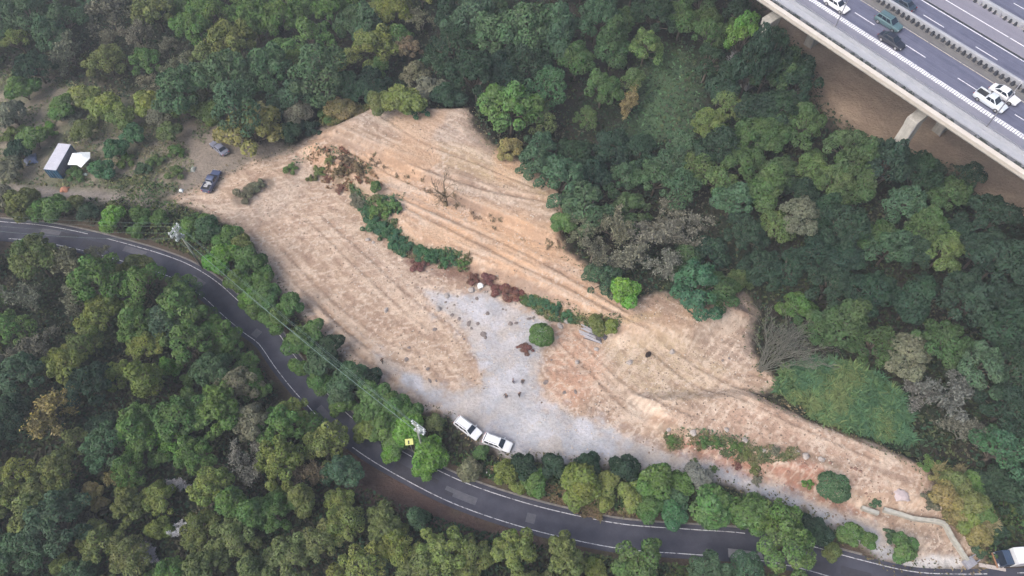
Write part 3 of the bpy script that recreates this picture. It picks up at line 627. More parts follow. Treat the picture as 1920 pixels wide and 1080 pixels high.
for s in (-1, 1):
    MB().box((2.25, s*1.005, 1.75), (.8, .03, .6)).build('side_window', M_GLASS, cab); MB().box((3.2, s*.72, .95), (.08, .36, .2)).build('headlight', M_LAMP, cab); MB().box((3.0, s*1.2, 1.8), (.1, .16, .4)).build('mirror', M_TRIM, cab)
    for x in (2.3, -1.9): t = MB().cyl((x, s*.88, .42), .42, .26, 18, 'Y').build('wheel', M_TYRE, tr, bevel=.03); MB().cyl((x, s*1.015, .42), .24, .03, 12, 'Y').build('rim', M_RIM, t)
MB().box((3.17, 0, .52), (.16, 2.0, .26)).build('bumper', plain('orange_paint', (.42, .22, .12), .5, .1), tr, bevel=.03)
MB().box((-.2, 0, .62), (6.2, 1.0, .2)).build('chassis', M_TRIM, tr)
bx_ = MB().box((-.85, 0, 1.9), (5.0, 2.15, 2.2)).build('cargo_box', white, tr, bevel=.03)
for s in (-1, 1): MB().tube([(-3.3, s*1.08, 3.02), (1.6, s*1.08, 3.02)], .04, 6).build('edge_trim', M_RIM, bx_)

# ================================================================== UTILITY POLES AND WIRES
M_POLE = plain('pole_concrete', S(178, 182, 168), .85, .12, 3, .2); M_ARM = plain('galvanised_arm', S(200, 208, 210), .5, .12, 4, 0, .4); M_INS = plain('porcelain', (.75, .77, .78), .3, .05, 5)
M_WIRE = plain('wire_sheath', S(125, 150, 142), .6, .1, 4)
def pole(top_px, hgt, arm_ang, label, rich):
    b = G(top_px[0], top_px[1], hgt); o = empty('utility_pole', (b.x, b.y, b.z)); tag(o, label, 'utility pole', 'poles carrying the roadside wires')
    MB().tube([(0, 0, -.4), (0, 0, hgt*.5), (0, 0, hgt)], [.19, .16, .12], 12).build('post', M_POLE, o, True)
    ca, sa = math.cos(arm_ang), math.sin(arm_ang); pts = []
    for i, (dz, ln) in enumerate([(-.25, 2.4), (-1.05, 2.4), (-2.6, 1.6)]):
        arm = MB().box((ca*.45, sa*.45, hgt+dz), (ln, .12, .12), arm_ang).box((ca*.45-sa*.22, sa*.45+ca*.22, hgt+dz), (ln, .10, .10), arm_ang).build('crossarm', M_ARM, o)
        for t in (-.42, 0, .42):
            x = ca*.45+ca*ln*t; y = sa*.45+sa*ln*t
            MB().cyl((x, y, hgt+dz+.16), .08, .2, 8).cyl((x, y, hgt+dz+.26), .12, .06, 8).build('insulator', M_INS, arm)
            if i < 2: pts.append(Vector((b.x+x, b.y+y, b.z+hgt+dz+.3)))
    if rich:
        t = MB().cyl((ca*.55, sa*.55, hgt-2.1), .32, .9, 14).build('transformer', M_ARM, o, bevel=.04); MB().cyl((ca*.55, sa*.55, hgt-1.58), .1, .2, 8).build('bushing', M_INS, t)
        MB().box((-ca*.4, -sa*.4, hgt-3.2), (.35, .3, .6), arm_ang).build('switch_box', M_ARM, o, bevel=.03)
    pts.append(Vector((b.x, b.y, b.z+hgt-3.4))); return o, pts
armA = heading((330, 408), (312, 430)); poleA, PA = pole((327, 424), 12.5, armA, 'grey utility pole with crossarms rising from bushes by the left bend of the road', True)
armB = heading((770, 785), (790, 800)); poleB, PB = pole((778, 794), 12.5, armB, 'grey utility pole with crossarms in bushes beside the parked white cars', True)
armC = armA; poleC, PC = pole((-150, 395), 12.5, armC, 'plain grey utility pole further along the road beyond the container', False)
ENDS = {0: 'one end of the top crossarm', 2: 'the other end of the top crossarm', 3: 'the second crossarm'}
def wire(a, b, sag, r, label, group):
    pts = []
    for i in range(25):
        t = i/24; p = a.lerp(b, t); p.z -= sag*4*t*(1-t); pts.append(p)
    o = MB().tube(pts, r, 5).build('power_line', M_WIRE); tag(o, label, 'wire', group)
for i in (0, 2, 3, 6):
    wire(PA[i], PB[i], 1.1+.12*i, .016 if i < 6 else .045, 'thin pale wire between the two utility poles, from '+ENDS[i] if i < 6 else 'thick cable strung over the bushes between the two utility poles', 'wires between the two poles' if i < 6 else None)
for i in (0, 2, 3, 6):
    wire(PA[i], PC[i], 1.0+.1*i, .013 if i < 6 else .02, 'thin pale wire running left above the road, from '+ENDS[i] if i < 6 else 'thicker cable running left above the road from the crossarm pole', 'wires running to the left edge' if i < 6 else None)

# ================================================================== SHIPPING CONTAINER, CANOPY AND YARD ITEMS
M_CWHITE = plain('container_roof', S(226, 226, 238), .6, .07, 1.2, .1); M_CBLUE = plain('container_blue', S(52, 110, 148), .6, .15, 2, .1); M_CSIDE = plain('container_side', S(150, 150, 164), .6, .12, 2)
a = G(94, 316, 2.6); b = G(119, 270, 2.6); m = (a+b)/2; rz = math.atan2(b.y-a.y, b.x-a.x); zg = hz(m.x, m.y)
ct = empty('shipping_container', (m.x, m.y, zg), rz); tag(ct, 'shipping container with white roof and blue end beside the garden', 'container')
L_, W_, H_ = 6.3, 2.44, 2.6
MB().box((0, 0, H_-.03), (L_, W_, .06)).build('roof', M_CWHITE, ct)
for s in (-1, 1):
    rg = []
    for i in range(49):
        x = -L_/2+.1+i*(L_-.2)/48; rg.append((x, s*(W_/2-.06-(.04 if (i//2) % 2 else 0))))
    v = [(x, y, .15) for x, y in rg]+[(x, y, H_-.08) for x, y in rg]; n = len(rg)
    MB().add(v, [(i, i+1, n+i+1, n+i) for i in range(n-1)]).build('corrugated_side', M_CSIDE, ct)
    MB().box((0, s*(W_/2-.05), .08), (L_, .1, .16)).box((0, s*(W_/2-.05), H_-.1), (L_, .102, .1)).build('side_rail', M_CBLUE, ct)
    for e in (-1, 1): MB().box((e*(L_/2-.06), s*(W_/2-.06), H_/2), (.14, .14, H_-.1)).build('corner_post', M_CBLUE, ct)
    d = MB().box((-L_/2+.05, s*W_/4, H_/2), (.06, W_/2-.16, H_-.3)).build('door', M_CBLUE, ct)
    for o in (-.25, .25): MB().tube([(-L_/2-.02, s*W_/4+o, .2), (-L_/2-.02, s*W_/4+o, H_-.25)], .025, 6).build('locking_bar', M_ARM, d)
MB().box((L_/2-.05, 0, H_/2), (.06, W_-.2, H_-.2)).build('end_wall', M_CBLUE, ct)
for i in range(9): MB().box((-2.7+i*.68, 0, H_+.012), (.34, W_-.24, .022)).build('roof_rib', M_CWHITE, ct)
M_TARP = plain('white_tarp', (.86, .9, .9), .6, .04, 2)
q = G(148, 296, 2.2); cn = empty('canopy_tent', (q.x, q.y, hz(q.x, q.y)), .12); tag(cn, 'bright white canopy tent beside the shipping container', 'canopy')
ring0 = [(-1.9, -1.3, 2.05), (-.3, -1.45, 2.0), (.5, -2.0, 1.75), (1.2, -1.4, 2.05), (2.0, -.2, 2.1), (1.7, 1.35, 2.05), (-.1, 1.5, 2.1), (-1.5, 1.4, 2.1)]
ring1 = [(x*.35, y*.35, 2.65) for x, y, z in ring0]; ringm = [(x*.97, y*.97, z-.16) for x, y, z in ring0]
MB().loft([ringm, ring0, ring1], cap=False).add(ring1, [tuple(range(8))]).build('canopy', M_TARP, cn)
for x, y in ((-1.7, -1.15), (1.5, -1.1), (1.5, 1.2), (-1.4, 1.25)): MB().tube([(x, y, 0), (x, y, 2.1)], .03, 6).build('leg', M_ARM, cn)
def drape(name, px, size, mat, label, cat, hgt=.9, seed=1):
    q = G(*px); r = random.Random(seed); n = 11; vs = []; fs = []
    for j in range(n):
        for i in range(n):
            u, v = i/(n-1)*2-1, j/(n-1)*2-1; d = math.hypot(u, v); z = max(.02, hgt*(1-d*d*.75)+r.uniform(-.16, .16)*hgt)
            vs.append((u*size[0]/2*(1+r.uniform(-.12, .12)), v*size[1]/2*(1+r.uniform(-.12, .12)), z))
    for j in range(n-1):
        for i in range(n-1): k = j*n+i; fs.append((k, k+1, k+n+1, k+n))
    o = MB().add(vs, fs).build(name, mat, None, True); sm = o.modifiers.new('thickness', 'SOLIDIFY'); sm.thickness = .03
    o.location = (q.x, q.y, q.z); tag(o, label, cat); return o
M_BTARP = plain('pale_blue_tarp', S(165, 175, 205), .6, .2, 2)
o = drape('tarp', (58, 300), (2.2, 2.6), M_BTARP, 'crumpled pale blue tarp heap left of the shipping container', 'tarp', 1.0, 4); o.rotation_euler[2] = .5
drape('tarp', (121, 356), (1.5, 1.3), plain('orange_tarp', S(215, 150, 120), .7, .15, 3), 'small orange tarp bundle on the track below the shipping container', 'tarp', .6, 9)
drape('sack', (340, 358), (.8, .8), M_TARP, 'small white sack at the garden corner below left of the pickup', 'sack', .5, 11)
drape('sack', (362, 318), (.9, 1.3), plain('grey_sack', S(185, 188, 180), .8, .15, 4), 'grey sack lying in weeds left of the pickup', 'sack', .4, 12)
drape('tarp', (160, 327), (1.0, .7), plain('grey_tarp', S(170, 185, 178), .7, .2, 4), 'small grey tarp scrap under the tree below the canopy tent', 'tarp', .35, 13)
M_WOOD = plain('weathered_wood', S(160, 148, 134), .9, .25, 3, .2)
for i, (p, q_, lb) in enumerate([((245, 332), (256, 308), 'weathered plank lying in the garden bed, leftmost of the three'), ((250, 340), (262, 318), 'weathered plank lying in the garden bed, middle of the three'), ((282, 350), (294, 332), 'weathered plank lying in the garden bed, nearest the pickup')]):
    a = G(*p); b = G(*q_); m = (a+b)/2; o = MB().box((0, 0, .1), ((b-a).length, .42, .09)).build('plank', M_WOOD, None, bevel=.015); o.location = (m.x, m.y, hz(m.x, m.y)+.03); o.rotation_euler = (0, 0, math.atan2(b.y-a.y, b.x-a.x)); tag(o, lb, 'plank', 'planks in the garden')

# ================================================================== PIPES AND BOARDS BY THE TRACK
M_PIPE = plain('pale_board', S(214, 212, 220), .6, .12, 2); M_PIPED = plain('grey_board', S(120, 116, 124), .8, .2, 3)
q = G(1112, 626); rzp = heading((1085, 612), (1135, 632)); hp = empty('board_pile', (q.x, q.y, q.z), rzp); tag(hp, 'pile of pale boards and grey scrap beside the olive bush on the clearing', 'board pile')
r = random.Random(5)
for i in range(22):
    ln = r.uniform(1.8, 3.4); MB().box((r.uniform(-1.0, .6), -1.3+i*.12, .12+.16*(i % 3)+r.uniform(0, .08)), (ln, .17, .05), r.uniform(-.10, .10)).build('board', M_PIPE if i % 4 else M_PIPED, hp)
for i in range(5): MB().box((1.3+r.uniform(-.4, .7), -.9+i*.28, .22), (r.uniform(.5, 1.0), .5, .3), r.uniform(-.5, .5), (.8, .8)).build('scrap_block', M_PIPED, hp, bevel=.04)

# ================================================================== LOW CONCRETE WALL AT THE GATE
M_WALL = plain('wall_concrete', S(206, 204, 194), .9, .16, 1.4, .3)
def low_wall(pxs, label, hgt=.75, wd=.55):
    pts = catmull(WP(pxs, .6), .9); o = None; base = Vector((pts[0][0], pts[0][1], hz(*pts[0]))); o = empty('retaining_wall', base); tag(o, label, 'wall', 'low walls by the gate')
    for i in range(len(pts)-1):
        a, b = pts[i], pts[i+1]; e = b-a; m = (a+b)/2; z = hz(m[0], m[1])
        MB().box((m[0]-base.x, m[1]-base.y, z-base.z+hgt/2-.2+random.uniform(-.03, .03)), (np.linalg.norm(e)*.985, wd+random.uniform(-.05, .05), hgt+.4), math.atan2(e[1], e[0])).build('block', M_WALL, o, bevel=.05)
    return o
low_wall([(1616, 951), (1632, 957), (1648, 962)], 'short white concrete wall end left of the gap, below the round dark bush')
low_wall([(1657, 955), (1690, 964), (1715, 972), (1750, 976), (1772, 982), (1780, 996), (1792, 1016), (1806, 1034), (1818, 1050)], 'long white concrete wall bending down to the road at the lower right')
q = G(1815, 1056); dr = empty('drain_box', (q.x, q.y, q.z), .5); tag(dr, 'grey concrete drain box where the white wall meets the road', 'drain box')
M_DRN = plain('drain_concrete', S(178, 178, 188), .9, .15, 2, .2)
MB().box((0, 0, .35), (1.5, 1.2, .7)).build('body', M_DRN, dr, bevel=.05); MB().box((.1, 0, .72), (1.1, .8, .06)).build('lid', M_DRN, dr, bevel=.02)
for s in (-1, 1): MB().box((1.1, s*.42, .25), (.9, .14, .5)).build('wing_wall', M_DRN, dr, bevel=.03)
kb = ribbon('kerb_block', catmull(WP([(1838, 1058), (1860, 1062), (1888, 1067)], 0), .8), -.25, .25, hz(*W0(1860, 1062))+.22, plain('painted_kerb', S(222, 210, 204), .8, .12, 2), None, .5); tag(kb, 'pale kerb strip in front of the box truck', 'kerb')
drape('torn_sheet', (1690, 928), (2.0, 1.7), plain('torn_sheet', S(216, 200, 200), .8, .12, 3), 'torn whitish plastic sheet on the soil above the long wall', 'sheet', .3, 21)
# yellow road sign board among the bushes
q = G(767, 827, 4.6); sg = empty('road_sign', (q.x, q.y, hz(q.x, q.y)), .1); tag(sg, 'small yellow board with a dark mark among bushes by the pole', 'sign')
M_YS = plain('sign_yellow', (.62, .64, .22), .5, .05, 3)
MB().tube([(0, 0, 0), (0, 0, 4.7)], .05, 8).build('post', M_ARM, sg)
bd = MB().box((0, 0, 0), (1.15, .05, .95)).build('board', M_YS, sg); bd.location = (0, -.12, 4.6); bd.rotation_euler = (math.radians(-48), 0, 0)
MB().box((-.06, -.036, -.05), (.2, .02, .55)).build('mark', M_TRIM, bd)
# white stakes in the verge
for px, lb in (((913, 890), 'short white stake in the verge, leftmost of the pair'), ((918, 893), 'short white stake in the verge, rightmost of the pair')):
    q = G(*px); o = empty('marker_stake', (q.x, q.y, q.z)); tag(o, lb, 'stake', 'stakes by the road'); MB().tube([(0, 0, -.1), (0, 0, 1.25)], .06, 8).build('post', M_INS, o); MB().cyl((0, 0, 1.0), .068, .12, 8).build('band', M_TAIL, o)

# ================================================================== STONES, CLODS AND STUMPS ON THE YARD
def stone(name, px, r0, col, label, cat, group, seed, flat=.6):
    q = G(*px); r = random.Random(seed); me = bpy.data.meshes.new(name); bm = bmesh.new(); bmesh.ops.create_icosphere(bm, subdivisions=2, radius=1)
    ax = (r.uniform(.8, 1.3), r.uniform(.7, 1.1), flat*r.uniform(.8, 1.2)); ph = [r.uniform(0, 6) for _ in range(6)]
    for v in bm.verts:
        k = 1+.16*math.sin(3.1*v.co.x+ph[0])*math.cos(2.7*v.co.y+ph[1])+.12*math.sin(5.3*v.co.z+ph[2]+4*v.co.x)+r.uniform(-.06, .06)
        v.co = Vector((v.co.x*ax[0], v.co.y*ax[1], v.co.z*ax[2]))*k*r0
    bm.to_mesh(me); bm.free(); me.materials.append(col); o = link(name, me); o.location = (q.x, q.y, q.z+r0*flat*.45); o.rotation_euler = (0, 0, r.uniform(0, 6)); return tag(o, label, cat, group)
M_CLOD = plain('dark_clod', S(146, 134, 130), .95, .3, 4, .5); M_CLODL = plain('pale_clod', S(196, 186, 180), .95, .2, 4, .5); M_STUMP = plain('charred_stump', S(52, 40, 38), .9, .3, 5, .5)
for i, (x, y, s) in enumerate([(848,591,.45),(861,598,.5),(879,607,.62),(896,607,.45),(914,588,.5),(957,607,.6),(968,606,.4),(906,627,.7),(910,633,.5),(894,560,.55),(815,618,.5),(943,580,.3),(992,598,.5),(884,616,.3),(1079,735,.45),(1058,736,.4),(1023,717,.5),(1034,675,.3),(1355,676,.35),(1367,672,.3),(870,636,.3),(802,692,.4),(806,714,.4),(818,714,.3),(762,674,.5),(767,652,.4)]):
    stone('soil_clod', (x, y), s*.75, M_CLOD, 'dark lump of soil lying on the pale yard', 'soil lump', 'soil lumps scattered over the yard', i+40, .32)
for i, (x, y, s) in enumerate([(822,580,.6),(884,545,.7),(838,555,.5),(1050,612,.5),(1062,604,.5),(1254,806,.35),(1300,812,.5),(1362,806,.4),(1396,826,.45),(1490,850,.7),(1510,856,.6),(1540,862,.5),(1431,845,.4),(1260,660,.4),(1180,680,.4),(724,582,.4),(1118,655,.35),(1082,680,.4),(690,450,.4),(700,455,.3)]):
    stone('pale_stone', (x, y), s, M_CLODL, 'pale stone lying on the bare soil of the clearing', 'stone', 'pale stones on the clearing', i+90, .6)
stone('tree_stump', (1215, 666), .55, M_STUMP, 'dark charred stump alone on the tan soil right of the board pile', 'stump', None, 7, .9)
stone('white_block', (901, 537), .55, plain('white_block', (.82, .82, .80), .8, .1, 3), 'small bright white block beside the reddish brush piles', 'block', None, 8, .9)

# loose gravel and crumbs of soil, too many to count
def gravel(name, n, region, col, label, seed, r0=.06, r1=.2):
    r = np.random.default_rng(seed); px = r.uniform(300, 1860, n*6); py = r.uniform(215, 1066, n*6); x, y = W0(px, py, 0); x = np.asarray(x); y = np.asarray(y); m = region(x, y); x = x[m][:n]; y = y[m][:n]; z = height(x, y); k = len(x)
    s = (r0+(r1-r0)*r.uniform(0, 1, k)**3)[:, None, None]; base = np.array([(1,0,0),(0,1,0),(-1,0,0),(0,-1,0),(0,0,.7),(0,0,-.7)], float)[None]*r.uniform(.6, 1.4, (k, 6, 1)); a = r.uniform(0, 6.28, k); c, q = np.cos(a)[:, None], np.sin(a)[:, None]
    P = np.stack([base[..., 0]*c-base[..., 1]*q, base[..., 0]*q+base[..., 1]*c, base[..., 2]], -1)*s+np.stack([x, y, z+.03], 1)[:, None]
    F = np.array([(0,1,4),(1,2,4),(2,3,4),(3,0,4),(1,0,5),(2,1,5),(3,2,5),(0,3,5)])[None]+np.arange(k)[:, None, None]*6
    me = bpy.data.meshes.new(name); me.from_pydata(P.reshape(-1, 3).tolist(), [], F.reshape(-1, 3).tolist()); me.materials.append(col); o = link(name, me); tag(o, label, 'gravel', None, 'stuff')
gravel('gravel', 2600, lambda x, y: (sdf(x, y, CLEAR) > .5) & (sdf(x, y, WP(GREY)) < 1) & (fbm(x/5, y/5, 201, 3) > .5), plain('crumb_dark', S(150, 130, 116), .95, .3, 3), 'crumbs of dark soil strewn over the clearing', 61)
gravel('gravel', 2200, lambda x, y: (sdf(x, y, CLEAR) > .5) & (fbm(x/6, y/6, 203, 3) > .48), plain('crumb_pale', S(226, 212, 198), .95, .2, 3), 'pale stone crumbs strewn over the clearing', 62)
gravel('rubble', 900, lambda x, y: (sdf(x, y, WP([(770,480),(900,500),(1000,560),(1030,605),(960,600),(900,570),(840,600),(800,560)])) > 0), plain('rubble_grey', S(168, 158, 150), .95, .3, 3), 'small rubble below the brush heaps at the head of the yard', 63, .1, .38)
gravel('rubble', 900, lambda x, y: (sdf(x, y, WP([(1240,810),(1480,850),(1640,900),(1660,960),(1500,925),(1330,880)])) > 0), plain('rubble_red', S(170, 134, 118), .95, .3, 3), 'reddish rubble on the bank above the access road', 64, .1, .4)

# ================================================================== PEOPLE
def skinned(name, joints, edges, mat, parent=None, root=0):
    me = bpy.data.meshes.new(name); me.from_pydata([j[:3] for j in joints], edges, []); me.materials.append(mat); o = link(name, me, parent)
    md = o.modifiers.new('skin', 'SKIN'); md.use_smooth_shade = True; sv = me.skin_vertices[0].data if me.skin_vertices else None
    if sv is None:
        bm = bmesh.new(); bm.from_mesh(me); bm.verts.layers.skin.verify(); bm.to_mesh(me); bm.free(); sv = me.skin_vertices[0].data
    for i, j in enumerate(joints): sv[i].radius = (j[3], j[4] if len(j) > 4 else j[3]); sv[i].use_root = (i == root)
    s = o.modifiers.new('smooth', 'SUBSURF'); s.levels = 1; s.render_levels = 1; return o
M_SKIN = plain('skin', (.42, .26, .19), .6, .05, 6); M_HAIR = plain('hair', (.015, .012, .012), .6, .1, 8); M_CLOTHS = [plain('cloth_black', (.016, .016, .022), .85, .15, 6), plain('cloth_navy', (.03, .035, .06), .85, .15, 6), plain('cloth_charcoal', (.05, .05, .055), .85, .15, 6), plain('cloth_mauve', (.16, .14, .20), .85, .15, 6)]
def person(px, face, top, low, label, arm=.15, stride=.12):
    q = G(*px); c, s = math.cos(face), math.sin(face)
    J = [(0,0,.95,.13,.11),(0,0,1.15,.13,.10),(0,0,1.38,.16,.11),(0,0,1.50,.06),(0,.02,1.60,.085,.095),(0,.03,1.70,.08,.09)]
    E_ = [(0,1),(1,2),(2,3),(3,4),(4,5)]
    arms = {}; 
    for sd in (-1, 1):
        k = len(J); ay = arm if sd > 0 else -arm*.4
        J += [(sd*.20,0,1.40,.07),(sd*.25,-.02+ay*.3,1.13,.05),(sd*.25,.08+ay,.90,.04),(sd*.25,.11+ay,.82,.035,.02)]; E_ += [(2,k),(k,k+1),(k+1,k+2),(k+2,k+3)]
        for f in range(5):
            m = len(J); off = (f-2)*.016
            if f == 0: J += [(sd*.235,.15+ay,.80,.011),(sd*.23,.17+ay,.77,.009)]
            else: J += [(sd*.25+off*.4,.115+ay+off,.77-.004*abs(f-2),.010),(sd*.245+off*.4,.125+ay+off,.735+.006*abs(f-2),.008)]
            E_ += [(k+3,m),(m,m+1)]
        k = len(J); ly = sd*stride
        J += [(sd*.095,0,.88,.095),(sd*.10,ly*.5+.02,.50,.065),(sd*.10,ly-.02,.10,.045),(sd*.105,ly+.12,.04,.04,.03)]; E_ += [(0,k),(k,k+1),(k+1,k+2),(k+2,k+3)]
    o = skinned('person', J, E_, M_SKIN); o.location = (q.x, q.y, q.z+.02); o.rotation_euler = (0, 0, face); tag(o, label, 'person', 'people standing on the yard')
    g = lambda js, e, nm, m, d: skinned(nm, [tuple(J[i][:3])+tuple(v+d for v in J[i][3:]) for i in js], e, m, o)
    g([0,1,2,6,7,8], [(0,1),(1,2),(2,3),(3,4),(4,5)], 'jacket', top, .022)
    k2 = 6+4+10+4
    g([2,k2,k2+1,k2+2], [(0,1),(1,2),(2,3)], 'sleeve', top, .022)
    g([0,20,21,22], [(0,1),(1,2),(2,3)], 'trouser_leg', low, .02); k3 = k2+14
    g([0,k3,k3+1,k3+2], [(0,1),(1,2),(2,3)], 'trouser_leg', low, .02)
    skinned('hair', [(0,.0,1.66,.088,.10),(0,-.005,1.735,.07,.075)], [(0,1)], M_HAIR, o)
    for sd in (-1, 1): skinned('shoe', [(sd*.105,sd*stride-.04,.05,.05,.045),(sd*.105,sd*stride+.15,.045,.045,.04)], [(0,1)], M_HAIR, o)
    return o
person((718, 680), .6, M_CLOTHS[0], M_CLOTHS[0], 'person in black standing on the grey strip by the long rut', .1)
person((949, 746), 2.4, M_CLOTHS[0], M_CLOTHS[1], 'person in black standing on the yard, the lowest left of the group', .2)
person((974, 743), -2.6, M_CLOTHS[1], M_CLOTHS[0], 'person in navy standing on the yard, the lowest right of the group', .1)
person((980, 719), 3.0, M_CLOTHS[2], M_CLOTHS[0], 'person in charcoal standing on the yard, the upper right of the group', .25)
person((962, 718), -1.5, M_CLOTHS[3], M_CLOTHS[2], 'person in mauve standing on the yard, the upper left of the group', .2)

# ================================================================== VEGETATION
def quad_mesh(name, Pv, tint, mat, faces4, attr='tint'):
    """Pv: (n, 4, 3) leaf corners; tint: (n, 3)"""
    n = len(Pv); me = bpy.data.meshes.new(name); me.vertices.add(n*4); me.loops.add(n*4); me.polygons.add(n)
    me.vertices.foreach_set('co', Pv.astype(np.float32).ravel()); me.loops.foreach_set('vertex_index', np.arange(n*4, dtype=np.int32)); me.polygons.foreach_set('loop_start', np.arange(0, n*4, 4, dtype=np.int32))
    me.update(calc_edges=True); a = me.color_attributes.new(attr, 'FLOAT_COLOR', 'POINT'); c = np.ones((n*4, 4), np.float32); c[:, :3] = np.repeat(tint, 4, 0); a.data.foreach_set('color', c.ravel()); me.materials.append(mat); return me
def leaves(p, d, size, r, up=.25, jit=.6, asp=.55):
    n = len(p); nn = d+r.normal(0, jit, (n, 3))+np.array([0, 0, up]); nn /= np.linalg.norm(nn, axis=1)[:, None]+1e-9
    t = np.cross(nn, r.normal(0, 1, (n, 3))); t /= np.linalg.norm(t, axis=1)[:, None]+1e-9; b = np.cross(nn, t)
    s = (size*r.uniform(.65, 1.45, n))[:, None]; tip = nn*s*-.18
    return np.stack([p+t*s+tip, p+b*s*asp, p-t*s+tip, p-b*s*asp], 1)
def lobes_for(style, r):
    out = []
    if style in ('broad', 'bushy'):
        n = r.integers(22, 30); sx, sy = r.uniform(.78, 1.15), r.uniform(.78, 1.15); cut = r.uniform(0, 6.28)
        for i in range(n):
            rho = math.sqrt((i+.3)/n)*.92*r.uniform(.88, 1.08); th = i*2.39996+r.uniform(-.4, .4)
            if rho > .6 and math.cos(th-cut) > .75 and r.random() < .6: continue
            rr = r.uniform(.15, .29)*(1.15-.25*rho)
            out.append(((rho*math.cos(th)*sx, rho*math.sin(th)*sy, (.95 if style == 'broad' else .32)+(.66 if style == 'broad' else .85)*(1-rho**1.8)+r.uniform(-.2, .2)), rr))
    elif style == 'tall':
        for i in range(12):
            t = i/11; rho = .45*(1-t*.7)*r.uniform(.4, 1.2); th = i*2.4; out.append(((rho*math.cos(th), rho*math.sin(th), .75+1.5*t), r.uniform(.3, .46)*(1.05-.45*t)))
    elif style == 'shrub':
        for i in range(8):
            rho = math.sqrt((i+.2)/8)*.66; th = i*2.4+r.uniform(-.5, .5); out.append(((rho*math.cos(th), rho*math.sin(th), .55+.75*(1-rho**1.7)+r.uniform(-.14, .12)), r.uniform(.30, .46)))
    elif style == 'scrub':
        for i in range(11):
            rho = math.sqrt((i+.2)/11)*r.uniform(.6, 1.05); th = i*2.4+r.uniform(-.7, .7); out.append(((rho*math.cos(th)*1.15, rho*math.sin(th)*.85, .25+.4*(1-rho**1.5)*r.uniform(.3, 1.4)), r.uniform(.16, .34)))
    elif style == 'ball':
        out = [((0, 0, .8), .72), ((.3, .25, 1.0), .5), ((-.35, .15, .95), .5), ((.05, -.4, .85), .5), ((.4, -.2, .7), .45), ((-.35, -.3, .7), .45), ((-.05, .45, .75), .45)]
    return out
def crown_proto(style, seed, nl, size):
    r = np.random.default_rng(seed); lobes = lobes_for(style, r); PP = []; DD = []; TT = []
    for i, (c, rad) in enumerate(lobes):
        n = int(nl*(rad/.33)**2); d = r.normal(0, 1, (int(n*1.6), 3)); d /= np.linalg.norm(d, axis=1)[:, None]; d = d[d[:, 2] > -.45][:n]
        # smaller puffs on every lobe
        puff = r.normal(0, 1, (9, 3)); puff /= np.linalg.norm(puff, axis=1)[:, None]; q = (d @ puff.T).max(1)
        rr = rad*(.80+.26*np.clip((q-.55)/.45, 0, 1)+r.normal(0, .05, len(d)))
        p = np.array(c)+d*rr[:, None]*np.array([1, 1, .9]); keep = np.ones(len(p), bool)
        for j, (c2, r2) in enumerate(lobes):
            if j != i: keep &= np.linalg.norm(p-np.array(c2), axis=1) > r2*.80
        p = p[keep]; d = d[keep]; PP.append(p); DD.append(d)
        lb = r.uniform(.25, .75); TT.append(np.stack([np.clip(lb*.55+r.uniform(0, .45, len(p)), 0, 1), np.clip(r.uniform(.2, .8)+r.normal(0, .1, len(p)), 0, 1), r.uniform(0, 1, len(p))], 1))
    p = np.concatenate(PP); d = np.concatenate(DD); t = np.concatenate(TT)
    me = quad_mesh('crown', leaves(p, d, size, r), t, M_LEAF, None)
    tk = MB(); top = max(c[2] for c, _ in lobes)
    tk.tube([(0, 0, -.25), (.02, .01, .35), (-.02, .03, .8 if style in ('broad', 'tall') else .4), (0, 0, top*.85)], [.075, .058, .045, .018], 7)
    for c, rad in lobes:
        z0 = r.uniform(.45, .85) if style in ('broad', 'tall') else .12
        tk.tube([(0, 0, z0), (c[0]*.5, c[1]*.5, (z0+c[2])*.52), (c[0]*.97, c[1]*.97, c[2])], [.032, .022, .008], 5)
    return tk.mesh('trunk', M_BARK, True), me
def bare_proto(seed, leafy, spread=1.0, flat=False):
    r = random.Random(seed); tk = MB(); tw = MB(); tips = []
    def grow(p, d, ln, rad, lv):
        mid = p+d*ln*.5+Vector((r.uniform(-1, 1), r.uniform(-1, 1), r.uniform(-.5, .8)))*ln*.09; e = p+d*ln+Vector((r.uniform(-1, 1), r.uniform(-1, 1), 0))*ln*.07
        (tk if lv < 2 else tw).tube([p, mid, e], [rad, rad*.82, rad*.6], 5 if lv < 2 else 3, False); tips.append((e, lv))
        if lv >= 5 or rad < .006: return
        for _ in range(r.choice((2, 3, 3)) if lv else r.choice((4, 5))):
            a = r.uniform(0, 6.283); k = r.uniform(.45, .95)*spread; s = d.cross(Vector((math.cos(a), math.sin(a), .3))).normalized(); nd = (d+s*k+Vector((0, 0, .12 if not flat else -.05))).normalized()
            grow(e if r.random() < .7 else mid, nd, ln*r.uniform(.58, .82), max(.0065, rad*.58), lv+1)
    grow(Vector((0, 0, -.1)), Vector((r.uniform(-.1, .1), r.uniform(-.1, .1), 1)).normalized(), .62, .062, 0)
    mx = max(math.hypot(p.x, p.y) for p, _ in tips); k = 1.0/mx
    for b in (tk, tw): b.v = [(x*k, y*k, z*min(k, 1.25)) for x, y, z in b.v]
    tm = tk.mesh('trunk', M_BARK, True)
    if leafy:
        q = np.array([(p.x*k, p.y*k, p.z*min(k, 1.25)) for p, l in tips if l >= 2]); g = np.random.default_rng(seed); q = np.repeat(q, leafy, 0)+g.normal(0, .055, (len(q)*leafy, 3))
        cm = quad_mesh('crown', leaves(q, g.normal(0, 1, q.shape), .042, g, .5, .6), np.stack([g.uniform(0, 1, len(q)), g.uniform(.3, .7, len(q)), g.uniform(0, 1, len(q))], 1), M_LEAF, None); lm = tw.mesh('branches', M_BARK); return tm, cm, lm
    return tm, tw.mesh('crown', M_BARK), None
